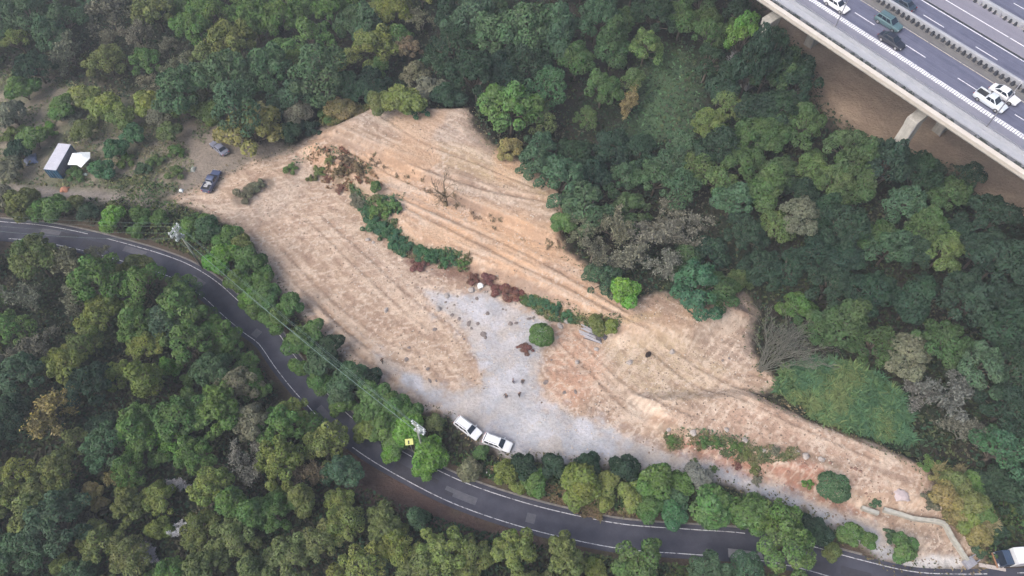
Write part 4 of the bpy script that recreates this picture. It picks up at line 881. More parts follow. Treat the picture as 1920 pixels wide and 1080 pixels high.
PROTO = {'broad': [crown_proto('broad', 100+i, 440+40*(i % 3), .056-.005*(i % 4)) for i in range(10)], 'bushy': [crown_proto('bushy', 150+i, 440, .052) for i in range(6)], 'tall': [crown_proto('tall', 200+i, 480, .055) for i in range(4)],
         'shrub': [crown_proto('shrub', 300+i, 330, .085) for i in range(6)], 'ball': [crown_proto('ball', 400+i, 520, .06) for i in range(3)], 'scrub': [crown_proto('scrub', 450+i, 420, .06) for i in range(6)],
         'bare': [bare_proto(500+i, 0) for i in range(4)], 'sparse': [bare_proto(600+i, 9) for i in range(4)], 'fan': [bare_proto(700, 0, 1.25, True), bare_proto(701, 2, 1.2, True)]}
def lean_proto(seed):
    r = random.Random(seed); tk = MB(); tw = MB()
    def grow(p, d, ln, rad, lv):
        mid = p+d*ln*.5+Vector((r.uniform(-1, 1), r.uniform(-1, 1), r.uniform(-.3, .9)))*ln*.07; e = p+d*ln
        (tk if lv < 1 else tw).tube([p, mid, e], [rad, rad*.8, rad*.5], 4 if lv < 2 else 3, False)
        if lv >= 4: return
        for _ in range(3):
            nd = (d+Vector((r.uniform(-.5, .6), r.uniform(-.6, .6), r.uniform(-.25, .45)))).normalized(); grow(p+(e-p)*r.uniform(.45, 1), nd, ln*r.uniform(.45, .7), max(.0022, rad*.6), lv+1)
    for i in range(20):
        a = r.uniform(-.75, .75); el = r.uniform(.3, 1.1); grow(Vector((r.uniform(-.05, .05), r.uniform(-.06, .06), -.02)), Vector((math.cos(a)*math.cos(el), math.sin(a)*math.cos(el), math.sin(el))), r.uniform(.45, .75), .0075, 0)
    return tk.mesh('trunk', M_BARK, True), tw.mesh('crown', M_BARK), None
PROTO['lean'] = [lean_proto(3)]
COLS = {'o': (96, 106, 66), 'y': (106, 118, 66), 'g': (82, 108, 62), 'b': (70, 93, 69), 'd': (49, 67, 53), 'w': (102, 104, 86), 'p': (110, 98, 76), 'l': (92, 130, 60), 't': (126, 119, 80), 'n': (108, 108, 98), 'k': (176, 174, 176), 'e': (66, 100, 72), 'r': (112, 80, 72), 'u': (124, 120, 78), 'f': (86, 104, 64), 'h': (70, 91, 59)}
CNAME = {'o': 'olive green', 'y': 'yellow-green', 'g': 'mid green', 'b': 'bluish green', 'd': 'dark green', 'w': 'grey-brown', 'p': 'brownish', 'l': 'bright green', 't': 'tan', 'n': 'grey', 'k': 'whitish', 'e': 'emerald green', 'r': 'reddish brown', 'u': 'yellowish olive', 'f': 'light olive', 'h': 'deep green'}
LEAFK = 1.68                                            # leaf colour against the look of a whole crown, which shades itself
TREES = []; COUNT = {}
def depth_at(v): return abs((v.y*sT-(v.z-CAM_H)*cT))
def plant(style, base, R, col, sz=1.0, label=None, name=None, zone=None, px=None):
    lst = PROTO[style]; pr = lst[random.randrange(len(lst))]; nm = name or {'broad': 'broadleaf_tree', 'bushy': 'broadleaf_tree', 'tall': 'broadleaf_tree', 'shrub': 'shrub', 'ball': 'round_bush', 'scrub': 'shrub', 'lean': 'bare_tree', 'bare': 'bare_tree', 'sparse': 'sparse_tree', 'fan': 'bare_tree'}[style]
    o = empty(nm, (base.x, base.y, base.z), random.uniform(0, 6.283)); o.scale = (R*random.uniform(.92, 1.08), R*random.uniform(.92, 1.08), R*sz)
    j = lambda: random.uniform(.88, 1.12); c = S(*COLS[col], k=LEAFK); b_ = j(); c = (c[0]*b_*random.uniform(.93, 1.07), c[1]*b_, c[2]*b_*random.uniform(.9, 1.1), 1)
    t = link('trunk', pr[0], o); k = link('crown', pr[1], o); bk = S(120, 108, 96, 1.0)
    if col in 'nk' or style in ('bare', 'fan'): bk = S(*COLS[col], k=1.25)
    t.color = (*bk, 1); k.color = c if pr[1].materials[0] == M_LEAF else (*bk, 1)
    if len(pr) > 2 and pr[2]: q = link('branches', pr[2], o); q.color = (*bk, 1)
    TREES.append(dict(o=o, x=base.x, y=base.y, R=R, col=col, style=style, label=label, zone=zone, px=px)); return o
def tree_at(px, py, rpx, col, style='broad', sz=None, label=None, name=None):
    sz = sz or {'broad': random.uniform(.95, 1.2), 'bushy': random.uniform(.9, 1.1), 'tall': 1.05, 'shrub': 1.0, 'ball': 1.0, 'scrub': .8, 'bare': 1.0, 'sparse': .9, 'fan': .7}[style]
    hc = {'broad': 1.32, 'bushy': .85, 'tall': 1.5, 'shrub': .9, 'ball': .9, 'scrub': .4, 'bare': 1.0, 'sparse': 1.0, 'fan': .6}[style]
    R = rpx/10.5
    for _ in range(3):
        b = G(px, py, hc*R*sz); R = rpx*depth_at(Vector((b.x, b.y, b.z+hc*R*sz)))/FPX
    return plant(style, b, R, col, sz, label, name, None, (px, py))
# --- trees and bushes that stand out, each by itself
SPECIAL = [(1016,627,27,'g','ball','round green bush alone on the pale yard'),(1565,912,34,'b','ball','dark round bush on the red soil bank above the access road'),(832,352,56,'p','bare','small bare forked tree standing on the tan terrace'),
 (213,412,30,'l','shrub','yellowish lime bush beside the upper bend of the road'),(1380,122,34,'k','bare','white leafless tree just below the bright green tree'),
 (1185,192,33,'t','sparse','pale trunked tan tree rising from the green hollow'),(470,234,66,'u','bushy','yellowish olive tree beside the blue-grey car'),(1055,422,28,'g','shrub','dark green small tree at the edge of the terrace'),
 (958,195,64,'g','broad','large green tree at the top right corner of the terraces'),(955,276,28,'t','bushy','small yellow-tan tree at the upper edge of the clearing'),(1170,546,34,'l','shrub','fresh green bush where the grey thicket meets the track'),
 (762,86,27,'p','broad','pinkish brown tree in the upper woods'),(815,122,40,'b','sparse','pale leaved tree above the terraces'),(205,30,52,'w','sparse','pale grey tree at the top left edge'),(195,108,34,'o','broad','olive tree with yellow lower leaves above the garden'),
 (340,995,25,'k','sparse','whitish tree in the lower left woods, nearest the bottom'),(335,905,22,'k','sparse','small whitish tree between the yellow-green trees, lower left woods'),(458,868,46,'n','sparse','grey tree in the lower left woods near the road bank'),(282,1032,26,'k','sparse','small pale grey tree at the bottom left edge'),
 (115,1062,28,'y','shrub','pale yellow tree at the bottom left edge'),(1120,612,24,'o','shrub','olive bush behind the board pile'),(1145,614,18,'y','shrub','small yellow-green bush right of the olive bush'),(705,352,15,'g','shrub','tiny green bush alone above the green bank'),
 (500,575,0,'g','','' )]
for px, py, r_, c_, st_, lb in SPECIAL:
    if st_: tree_at(px, py, r_, c_, st_, None, lb)
plant('shrub', G(1800, 965), 2.2, 't', .7, 'tan bush growing over the bend of the long wall', 'shrub', None, (1800, 950))
b_ = G(1424, 694); o = plant('lean', b_, 9.6, 'n', .75, 'big grey leafless tree fanning out at the clearing edge', 'bare_tree', None, (1480, 650)); o.rotation_euler[2] = heading((1424, 694), (1545, 625)); o.scale = (9.6, 9.6, 7.0)
tree_at(1398, 56, 40, 'l', 'broad', 1.7, 'bright green tree touching the viaduct parapet at the top')
for px, py, r_, c_, z_ in [(1668,300,44,'d',1.8),(1615,296,44,'h',1.6),(1450,98,44,'d',1.9),(1478,128,38,'h',1.5),(1416,104,42,'d',2.3),(1392,130,36,'h',1.8),(1728,318,38,'d',1.6)]: tree_at(px, py, r_, c_, 'broad', z_); TREES[-1]['zone'] = 'the valley woods right of the clearing'
GROUPED = {
'the upper woods left of the terraces': [(50,25,46,'b'),(112,38,42,'b'),(28,72,28,'y'),(285,14,42,'o'),(360,50,38,'g'),(330,120,36,'w'),(430,70,48,'o'),(400,28,40,'g'),(420,130,50,'b'),(330,165,52,'b'),(470,30,46,'g'),(445,192,58,'b'),(60,120,36,'d'),(130,100,40,'w'),(90,60,36,'b'),(260,70,40,'w'),
  (522,32,48,'g'),(580,72,48,'g'),(622,18,44,'g'),(690,45,44,'b'),(705,80,44,'y'),(745,66,34,'g'),(600,130,66,'b'),(500,122,50,'b'),(550,180,44,'b'),(665,40,40,'b'),(740,18,36,'y'),(660,160,40,'b'),(840,22,42,'d'),(850,80,46,'d'),(780,140,34,'w'),(700,150,36,'d'),(790,30,34,'w')],
'the upper woods above the terraces': [(882,30,50,'b'),(932,62,52,'b'),(890,130,56,'d'),(980,48,60,'b'),(1050,50,52,'b'),(1120,28,48,'b'),(1150,72,46,'g'),(1210,82,34,'y'),(1082,108,42,'o'),(1030,160,46,'e'),(1130,160,38,'o'),(1280,30,42,'o'),(1330,58,38,'o'),(1010,215,42,'y'),(940,130,46,'d'),(990,110,44,'d'),(1230,20,44,'d'),(1360,150,42,'d'),(1370,192,36,'y'),(1332,226,34,'y'),(1420,202,46,'d'),(1430,150,34,'n'),(1330,110,40,'d'),(1440,90,36,'d')],
'the valley woods right of the clearing': [(1500,140,46,'d'),(1462,200,42,'d'),(1510,232,44,'g'),(1450,246,40,'g'),(1310,312,42,'y'),(1352,336,38,'y'),(1280,350,46,'b'),(1232,330,40,'b'),(1420,250,42,'g'),(1396,300,44,'g'),(1442,342,48,'g'),(1460,420,38,'y'),(1532,320,36,'y'),(1572,342,38,'y'),(1622,346,38,'o'),(1700,376,48,'b'),(1782,360,42,'g'),(1770,470,44,'y'),(1672,462,42,'b'),(1648,440,40,'o'),(1860,402,50,'d'),(1880,482,56,'d'),(1590,420,50,'d'),(1500,402,44,'w'),(1540,462,46,'d'),(1820,560,60,'d'),(1900,602,60,'d'),(1500,576,38,'l'),(1536,612,34,'g'),(1592,602,58,'g'),(1642,642,48,'g'),(1700,662,50,'w'),(1772,640,48,'g'),(1842,682,52,'b'),(1782,742,62,'n'),(1812,812,46,'n'),(1880,842,54,'e'),(1900,762,50,'d'),(1400,430,44,'d'),(1430,500,44,'d'),(1480,500,42,'d'),(1560,530,46,'d'),(1640,545,48,'d'),(1720,560,50,'d'),(1720,470,42,'d'),(1840,470,44,'d'),(1690,310,40,'d'),(1640,290,36,'d'),(1590,270,38,'g'),(1740,320,38,'d'),(1380,370,40,'b'),(1820,330,36,'d'),(1900,690,50,'d'),(1720,740,42,'n'),(1580,480,42,'d'),(1350,270,44,'d'),(1260,300,40,'b'),(1550,390,40,'d'),(1740,420,42,'g'),(1900,920,44,'d'),(1860,900,40,'d')],
'the thicket between clearing and valley': [(1150,430,46,'w'),(1215,450,50,'n'),(1260,420,46,'n'),(1110,470,40,'w'),(1100,382,54,'b'),(1182,392,46,'g'),(1052,332,52,'b'),(1000,300,40,'b'),(1130,520,34,'b'),(1310,532,58,'e'),(1352,542,42,'g'),(1292,432,50,'n'),(1250,500,44,'n'),(1390,520,26,'y'),(1110,320,44,'d'),(1170,330,40,'b'),(1290,490,38,'g'),(1180,490,42,'n'),(1090,430,36,'w'),(1330,470,40,'d'),(1080,290,44,'d'),(1150,270,44,'d')],
'the woods below the winding road': [(60,482,50,'o'),(122,502,50,'w'),(182,522,54,'g'),(262,532,50,'g'),(335,572,46,'g'),(408,622,38,'g'),(40,562,46,'w'),(182,586,42,'y'),(250,602,40,'g'),(302,602,42,'b'),(340,555,40,'b'),(152,642,38,'o'),(122,682,42,'y'),(60,642,46,'n'),(270,646,34,'y'),(317,686,26,'l'),(270,706,50,'y'),(345,640,44,'g'),(400,692,42,'b'),(412,762,56,'g'),(332,782,50,'g'),(92,772,58,'t'),(30,702,46,'b'),(250,802,46,'g'),(470,790,38,'w'),(440,722,38,'w'),(30,882,34,'y'),(102,882,42,'o'),(58,952,44,'o'),(200,832,46,'b'),(266,820,38,'l'),(322,815,34,'l'),(212,902,26,'t'),(240,942,38,'o'),(296,932,34,'y'),(392,906,40,'y'),(100,982,62,'b'),(182,1012,42,'o'),(242,1042,44,'o'),(432,1012,46,'o'),(470,962,40,'g'),(520,862,46,'y'),(580,882,40,'p'),(562,932,40,'o'),(640,882,36,'b'),(512,962,34,'g'),(642,982,42,'y'),(722,982,42,'o'),(542,1052,50,'o'),(682,1052,46,'y'),(742,1022,42,'y'),(832,1032,46,'y'),(882,1052,40,'o'),(962,1032,46,'y'),(1062,1042,46,'o'),(1202,1064,56,'g'),(1332,1068,42,'b'),(1402,1066,40,'b'),(600,1010,42,'o'),(20,610,40,'g'),(20,780,44,'d'),(40,1030,50,'b'),(380,1060,44,'o'),(320,1075,40,'g'),(470,1070,42,'o'),(520,800,40,'g'),(610,826,42,'y'),(335,536,30,'g'),(384,594,32,'h'),(428,650,30,'g'),(472,722,32,'g'),(548,775,34,'y'),(255,498,30,'o'),(180,480,28,'w'),(585,800,30,'g'),(780,970,32,'b'),(790,1060,42,'o'),(160,720,44,'d'),(360,850,40,'g'),(430,940,40,'g')],
}
BELT = {'the bushes above the left road bend': [(40,385,36,'o'),(108,390,30,'g'),(168,398,22,'d'),(262,404,21,'g'),(300,412,20,'g'),(352,434,28,'g'),(392,432,32,'b'),(430,446,30,'g'),(420,486,36,'l'),(468,492,34,'g'),(448,526,32,'g'),(500,556,32,'g'),(470,560,26,'l'),(10,370,30,'w'),(75,395,26,'g'),(140,384,20,'o'),(455,460,26,'o'),(490,525,26,'g')],
 'the bushes between road and clearing': [(520,602,32,'g'),(545,576,30,'g'),(562,642,32,'g'),(602,684,36,'b'),(622,652,32,'d'),(662,704,36,'b'),(642,732,34,'b'),(702,742,36,'g'),(690,772,32,'g'),(742,762,32,'g'),(770,806,38,'l'),(802,850,40,'l'),(818,792,22,'o'),(720,802,36,'g'),(815,850,22,'y'),(590,620,26,'g'),(690,712,26,'d'),(770,775,24,'g'),(800,880,26,'l'),(745,835,28,'g'),(600,720,26,'g'),(640,760,26,'g'),(690,806,30,'y'),(560,690,22,'g'),(480,585,22,'g'),(735,850,24,'l')],
 'the hedge row below the concrete yard': [(902,850,18,'g'),(880,882,26,'w'),(945,886,30,'y'),(985,876,30,'d'),(1002,904,28,'g'),(1040,878,30,'d'),(1090,904,40,'y'),(1085,938,28,'y'),(1102,870,28,'d'),(1170,880,32,'d'),(1182,932,30,'y'),(1232,902,40,'g'),(1215,950,30,'g'),(1310,896,30,'n'),(1262,962,30,'e'),(1332,950,44,'g'),(1402,968,44,'g'),(1466,975,46,'g'),(1476,1020,56,'g'),(1592,1002,28,'g'),(1560,1036,20,'o'),(1692,1030,30,'g'),(1625,1010,20,'g'),(1530,1000,30,'d'),(1140,905,28,'y'),(1280,910,30,'g'),(970,915,18,'y'),(1510,990,28,'d'),(1270,935,26,'b')]}
GARD = {'the garden around the container': [(158,182,28,'y'),(205,198,26,'y'),(280,196,28,'y'),(40,166,26,'g'),(88,242,17,'l'),(232,222,26,'f'),(318,250,22,'f'),(215,280,22,'e'),(190,318,22,'e'),(142,326,16,'g'),(62,262,26,'g'),(20,215,26,'w'),(250,255,22,'e'),(160,245,22,'o'),(290,300,16,'f'),(330,325,17,'f'),(270,320,18,'b'),(35,285,22,'d'),(15,320,24,'w'),(120,200,24,'g'),(350,200,28,'f'),(395,215,24,'f'),(300,222,22,'w'),(140,215,20,'w'),(20,250,20,'y'),(235,300,18,'g'),(180,222,18,'y'),(330,285,16,'g'),(545,315,14,'g'),(460,365,20,'w'),(480,350,14,'w')],
 'the upper fringe of the terraces': [(638,205,26,'t'),(612,216,20,'g'),(750,190,32,'y'),(710,195,26,'o'),(770,196,24,'y'),(665,212,20,'t'),(560,215,24,'w'),(580,238,20,'d'),(790,205,20,'e'),(540,250,22,'d'),(840,180,30,'d'),(805,170,28,'w')],
 'the green bank between the terraces': [(692,398,18,'e'),(715,392,20,'g'),(738,388,16,'g'),(700,420,20,'e'),(722,432,18,'e'),(740,450,18,'e'),(762,466,18,'e'),(790,474,17,'e'),(815,480,16,'e'),(845,486,15,'e'),(866,492,12,'g'),(680,385,16,'w'),(668,372,14,'w'),(1000,566,13,'e'),(1022,572,14,'e'),(1045,580,14,'e'),(1066,590,12,'e'),(985,562,10,'g'),(742,438,10,'g'),(600,318,12,'o'),(620,300,10,'o'),(585,335,9,'o'),(705,372,9,'o'),(650,300,14,'p'),(668,318,14,'p'),(640,320,13,'p')],
 'the weedy red bank': [(1262,826,12,'g'),(1322,826,13,'g'),(1345,830,12,'g'),(1378,838,13,'g'),(1400,848,12,'o'),(1412,875,13,'o'),(1452,846,10,'w'),(1384,872,8,'r'),(1515,905,11,'l'),(1480,850,8,'o'),(1302,868,8,'g'),(1340,880,8,'g'),(1640,942,12,'b'),(1420,900,9,'w')],
 'the verge by the low wall': [(1742,938,18,'w'),(1770,930,26,'t'),(1790,905,24,'o'),(1820,940,26,'o'),(1815,980,24,'y'),(1835,1000,22,'t'),(1832,1030,14,'b'),(1760,905,20,'t'),(1740,870,20,'g'),(1845,960,22,'g'),(1825,905,26,'g'),(1870,1000,20,'d'),(1670,1006,12,'b')]}
CLG = cl.reshape(NY, NX)
for zone, lst in GROUPED.items():
    for px, py, r_, c_ in lst:
        if 'valley' in zone or 'above the terraces' in zone: c_ = {'y': 'f', 'g': 'h', 'o': 'h', 'l': 'g'}.get(c_, c_)
        st_ = 'sparse' if (c_ in 'nwk' and random.random() < .8) or c_ in 'tp' else 'bushy' if 'thicket' in zone or lookup(CLG, *[float(q) for q in W0(px, py, 4)]) > -7 else ('tall' if random.random() < .12 else 'broad'); o = tree_at(px, py, r_*1.04, c_, st_); TREES[-1]['zone'] = zone
for zone, lst in list(BELT.items())+list(GARD.items()):
    for px, py, r_, c_ in lst:
        o = tree_at(px, py, r_*(1.05 if zone in BELT else 1.25), c_, 'broad' if r_ > 44 else ('shrub' if zone in BELT or r_ > 21 else 'scrub'), random.uniform(.75, 1.0) if zone in GARD else None); TREES[-1]['zone'] = zone
# low brush heaps, reddish and dry
for i, (px, py, r_, lb) in enumerate([(788,497,16,'reddish brown brush heap at the left end of the terrace step'),(885,522,13,'small rusty brush heap left of the white block'),(918,520,16,'brown brush heap right of the white block'),(945,545,20,'large reddish brown brush heap above the pale yard'),(968,556,15,'reddish brown brush heap at the right end of the row'),(985,655,12,'small brown brush heap below the round green bush'),(640,352,12,'dark reddish brush at the top of the green bank'),(615,335,9,'small reddish brush left of the bank top')]):
    tree_at(px, py, r_*1.25, 'r', 'scrub', .6, lb, 'brush_heap')
# --- fill the woods between them
GARDEN = WP([(-300,120),(120,160),(300,200),(420,240),(560,280),(480,330),(430,402),(330,385),(150,372),(-300,360)]);
GRASSF = WG([(1450,735),(1490,690),(1560,680),(1650,720),(1700,790),(1700,830),(1640,830),(1560,800)]); BANKB = WP([(655,850),(745,900),(830,945),(935,985),(1010,1010),(900,1000),(740,950),(665,910)], 1)
FREE = np.minimum.reduce([-cl-.4, seg_dist(X, Y, ROADC[::3])[0]-2.6]+[-sdf(X, Y, q) for q in (GARDEN, MEADOW, GRASSF, BANKB)]+[-sdf(X, Y, BROWN)-7.0]).reshape(NY, NX)
def in_woods(x, y, R): return lookup(FREE, x, y) > R*.55
seeds = [(t['x'], t['y'], t['col'], t['R'], t['zone']) for t in TREES if t['zone'] in GROUPED or t['zone'] in BELT]
SX = np.array([s[0] for s in seeds]); SY = np.array([s[1] for s in seeds]); frng = random.Random(99); tries = 0; added = 0
TX = [t['x'] for t in TREES]; TY = [t['y'] for t in TREES]; TR = [t['R'] for t in TREES]
CARP = [G(*q) for q in ((876, 800), (932, 828), (870, 815), (397, 338), (410, 275), (108, 300), (148, 300), (767, 830), (1895, 1040))]
while tries < 9000 and added < 230:
    tries += 1; px, py = frng.uniform(-90, 2010), frng.uniform(-70, 1160); x, y = W0(px, py, -2); x = float(x); y = float(y)
    d2 = (SX-x)**2+(SY-y)**2; k = int(np.argsort(d2)[frng.choice((0, 0, 1, 2))]); R = max(1.3, min(3.6, seeds[k][3]*frng.uniform(.6, .95)))
    ax = np.array(TX); ay = np.array(TY); ar = np.array(TR)
    if min(math.hypot(x-q.x, y-q.y) for q in CARP) < R+3.5: continue
    if (np.hypot(ax-x, ay-y) < .66*(ar+R)).any() or not in_woods(x, y, R): continue
    zn = seeds[k][4]; z = hz(x, y); c_ = seeds[k][2]
    if c_ == 'l': c_ = 'g'
    o = plant('shrub' if R < 2.1 else ('sparse' if c_ in 'nwk' else 'broad'), Vector((x, y, z)), R, c_, random.uniform(.9, 1.1)); TREES[-1]['zone'] = zn; TX.append(x); TY.append(y); TR.append(R); added += 1
# --- names that single them out
def pix(x, y, z):
    a = y*sT-(z-CAM_H)*cT; return 960+FPX*x/a, 540-FPX*(y*cT+(z-CAM_H)*sT)/a
LM_ = [('the shipping container', 108, 295), ('the canopy tent', 148, 296), ('the navy pickup', 397, 338), ('the crossarm pole', 350, 455), ('the lime bush', 213, 412), ('the bare forked tree', 830, 365), ('the round green bush', 1016, 627), ('the board pile', 1112, 626), ('the white cars', 905, 815), ('the yellow sign', 767, 827),
 ('the box truck', 1895, 1035), ('the long white wall', 1720, 975), ('the dark round bush', 1565, 912), ('the fanning grey tree', 1478, 652), ('the viaduct pier', 1715, 240), ('the bright green tree', 1398, 52), ('the white leafless tree', 1380, 122), ('the green hollow', 1250, 180), ('the pale trunked tan tree', 1185, 192), ('the pinkish brown tree', 762, 86), ('the pale leaved tree', 815, 122), ('the blue-grey car', 410, 275), ('the pale grey tree', 205, 30), ('the tall grass', 1580, 760), ('the road bend', 430, 560), ('the road bank', 740, 920), ('the culvert slab', 1395, 1036), ('the whitish tree', 340, 995), ('the pale yellow tree', 115, 1062), ('the charred stump', 1215, 666), ('the left edge', 0, 650), ('the bottom edge', 800, 1080), ('the right edge', 1920, 650), ('the top edge', 700, 0)]
def where(t):
    u, v = pix(t['x'], t['y'], t['o'].location.z+1.4*t['R']); best = min(LM_, key=lambda m: (m[1]-u)**2+(m[2]-v)**2); dx, dy = u-best[1], v-best[2]
    side = ('right of' if dx > 0 else 'left of') if abs(dx) > abs(dy)*1.3 else ('below' if dy > 0 else 'above')
    if best[0] in ('the left edge', 'the right edge', 'the top edge', 'the bottom edge'): side = 'near'
    return side+' '+best[0], u, v
buckets = {}
for t in TREES:
    kind = {'broad': 'tree', 'bushy': 'bushy tree', 'tall': 'slender tree', 'shrub': 'bush', 'ball': 'round bush', 'scrub': 'bush', 'lean': 'leafless tree', 'bare': 'leafless tree', 'sparse': 'thin-leaved tree', 'fan': 'leafless tree'}[t['style']]
    cat = 'tree' if 'tree' in kind else 'bush'
    if t['label']: tag(t['o'], t['label'], 'brush heap' if t['o'].name.startswith('brush') else cat, None); continue
    w_, u, v = where(t); size = 'large' if t['R'] > 3.9 else ('small' if t['R'] < 1.5 else '')
    base = ' '.join((size+' '+CNAME[t['col']]+' '+kind).split()); lb = base+' '+w_+' in '+(t['zone'] or 'the woods')
    if len(lb.split()) > 12: lb = base+' '+w_
    buckets.setdefault((lb, cat), []).append((u, t))
ORD = ['leftmost', 'second from left', 'third from left', 'fourth from left', 'fifth from left', 'sixth from left', 'seventh from left', 'eighth from left', 'ninth from left', 'tenth from left']+[w+' from left' for w in ('eleventh', 'twelfth', 'thirteenth', 'fourteenth', 'fifteenth', 'sixteenth', 'seventeenth', 'eighteenth')]
for (lb, cat), lst in buckets.items():
    lst.sort(key=lambda a: a[0]); n = len(lst)
    for i, (u, t) in enumerate(lst):
        pos = '' if n == 1 else ('rightmost' if i == n-1 else ORD[min(i, 17)] if i or n > 1 else '')
        if n == 3 and i == 1: pos = 'middle'
        tag(t['o'], (pos+' '+lb).strip(), cat, 'trees and bushes of '+(t['zone'] or 'the clearing'))
stones = {}
for o in list(COL.objects):
    if o.get('category') in ('soil lump', 'stone'):
        w_, u, v = where(dict(x=o.location.x, y=o.location.y, o=o, R=0)); stones.setdefault((o['label'].split(' lying')[0]+' '+w_+(' on the yard' if o['category'] == 'soil lump' else ' on bare soil'),), []).append((u, o))
for (lb,), lst in stones.items():
    lst.sort(key=lambda a: a[0])
    for i, (u, o) in enumerate(lst): o['label'] = lb if len(lst) == 1 else ('rightmost' if i == len(lst)-1 else ORD[i])+' '+lb
# --- ground cover
def scatter_leaves(name, n, region, size, hmax, cols, label, cat, seed, jit=.7, over=3):
    r = np.random.default_rng(seed); px = r.uniform(-60, 1980, n*over); py = r.uniform(-60, 1140, n*over); x, y = W0(px, py, -2)
    x = np.asarray(x); y = np.asarray(y); m = region(x, y); x = x[m][:n]; y = y[m][:n]; z = height(x, y); nz = fbm(x/2.2, y/2.2, seed, 3); h = r.uniform(.02, 1, len(x))*hmax*np.clip((nz-.3)*2.5, .1, 1.2)
    p = np.stack([x, y, z+h+.05], 1); d = np.tile([0, 0, 1.0], (len(x), 1)); Q = leaves(p, d, size, r, .2, jit)
    kk = np.clip(fbm(x/6, y/6, seed+3, 3)*1.8-.4+r.normal(0, .15, len(x)), 0, .999)*len(cols); C_ = np.array([S(*c, k=1.35) for c in cols])[kk.astype(int)]*r.uniform(.7, 1.3, len(x))[:, None]
    o = link(name, quad_mesh(name, Q, C_, M_UNDER, None, 'tintcol')); tag(o, label, cat, None, 'stuff'); return o
def reg_wood(x, y): return (sdf(x, y, CLEAR) < -1.0) & (seg_dist(x, y, ROADC)[0] > 3.4) & (sdf(x, y, BROWN) < 1) & (sdf(x, y, BANKB) < .5) & ~((sdf(x, y, WP([(345,225),(470,262),(560,290),(520,350),(430,402),(325,372)])) > -.5)) & (sdf(x, y, GARDEN) < 0)
scatter_leaves('undergrowth', 95000, reg_wood, .30, .9, [(52,70,54),(60,78,58),(80,88,60),(72,72,60),(58,82,64),(92,90,74)], 'low weeds and saplings covering the ground under the trees', 'undergrowth', 11)
scatter_leaves('garden_weeds', 20000, lambda x, y: (sdf(x, y, WP([(-200,110),(120,150),(300,190),(400,235),(340,360),(150,352),(-200,335)])) > 0) & (fbm(x/2.5, y/2.5, 9, 3) > .44), .24, .8, [(96,112,80),(112,120,84),(128,128,92),(104,122,92),(140,134,104)], 'light green weeds and vegetable rows in the garden round the container', 'weeds', 15, over=16)
scatter_leaves('verge_scrub', 26000, lambda x, y: (seg_dist(x, y, ROADC[::3])[0] > 3.3) & (seg_dist(x, y, ROADC[::3])[0] < 15) & (sdf(x, y, CLEAR) < -.7) & (sdf(x, y, CLEAR) > -15) & (sdf(x, y, CUT) < -3) & (np.minimum.reduce([np.hypot(x-q.x, y-q.y) for q in CARP]) > 3.2), .24, 2.0, [(62,88,58),(74,98,60),(90,106,64),(104,110,70),(70,84,60)], 'ragged low scrub and weeds filling the strip between road and clearing', 'scrub', 16, over=12)
scatter_leaves('meadow', 6000, lambda x, y: sdf(x, y, MEADOW) > -2, .32, .5, [(82,112,78),(90,120,84),(78,106,76)], 'smooth green ground cover in the hollow above the thicket', 'ground cover', 12, over=14)
BANKW = [catmull(WP(q), 1.0) for q in ([(672,372),(700,405),(735,445),(780,470),(830,484),(870,494)], [(715,388),(748,384)], [(985,560),(1030,574),(1072,592)], [(1255,822),(1330,828),(1400,848),(1420,880)], [(560,300),(620,296),(690,330)], [(1090,606),(1150,614)])]
scatter_leaves('creepers', 5200, lambda x, y: np.minimum.reduce([seg_dist(x, y, q)[0] for q in BANKW])+1.2*(fbm(x/1.3, y/1.3, 4, 3)-.5) < 1.15, .2, .55, [(70,104,80),(78,108,78),(96,108,76),(112,104,80)], 'creeping green weeds on the banks between the terraces', 'creepers', 14, over=40)
scatter_leaves('weeds', 3600, lambda x, y: (sdf(x, y, CLEAR) < 1.2) & (sdf(x, y, CLEAR) > -1.6), .2, .5, [(96,100,74),(120,112,84),(88,98,70),(140,126,100)], 'sparse dry weeds along the edge of the bare clearing', 'weeds', 13, over=16)
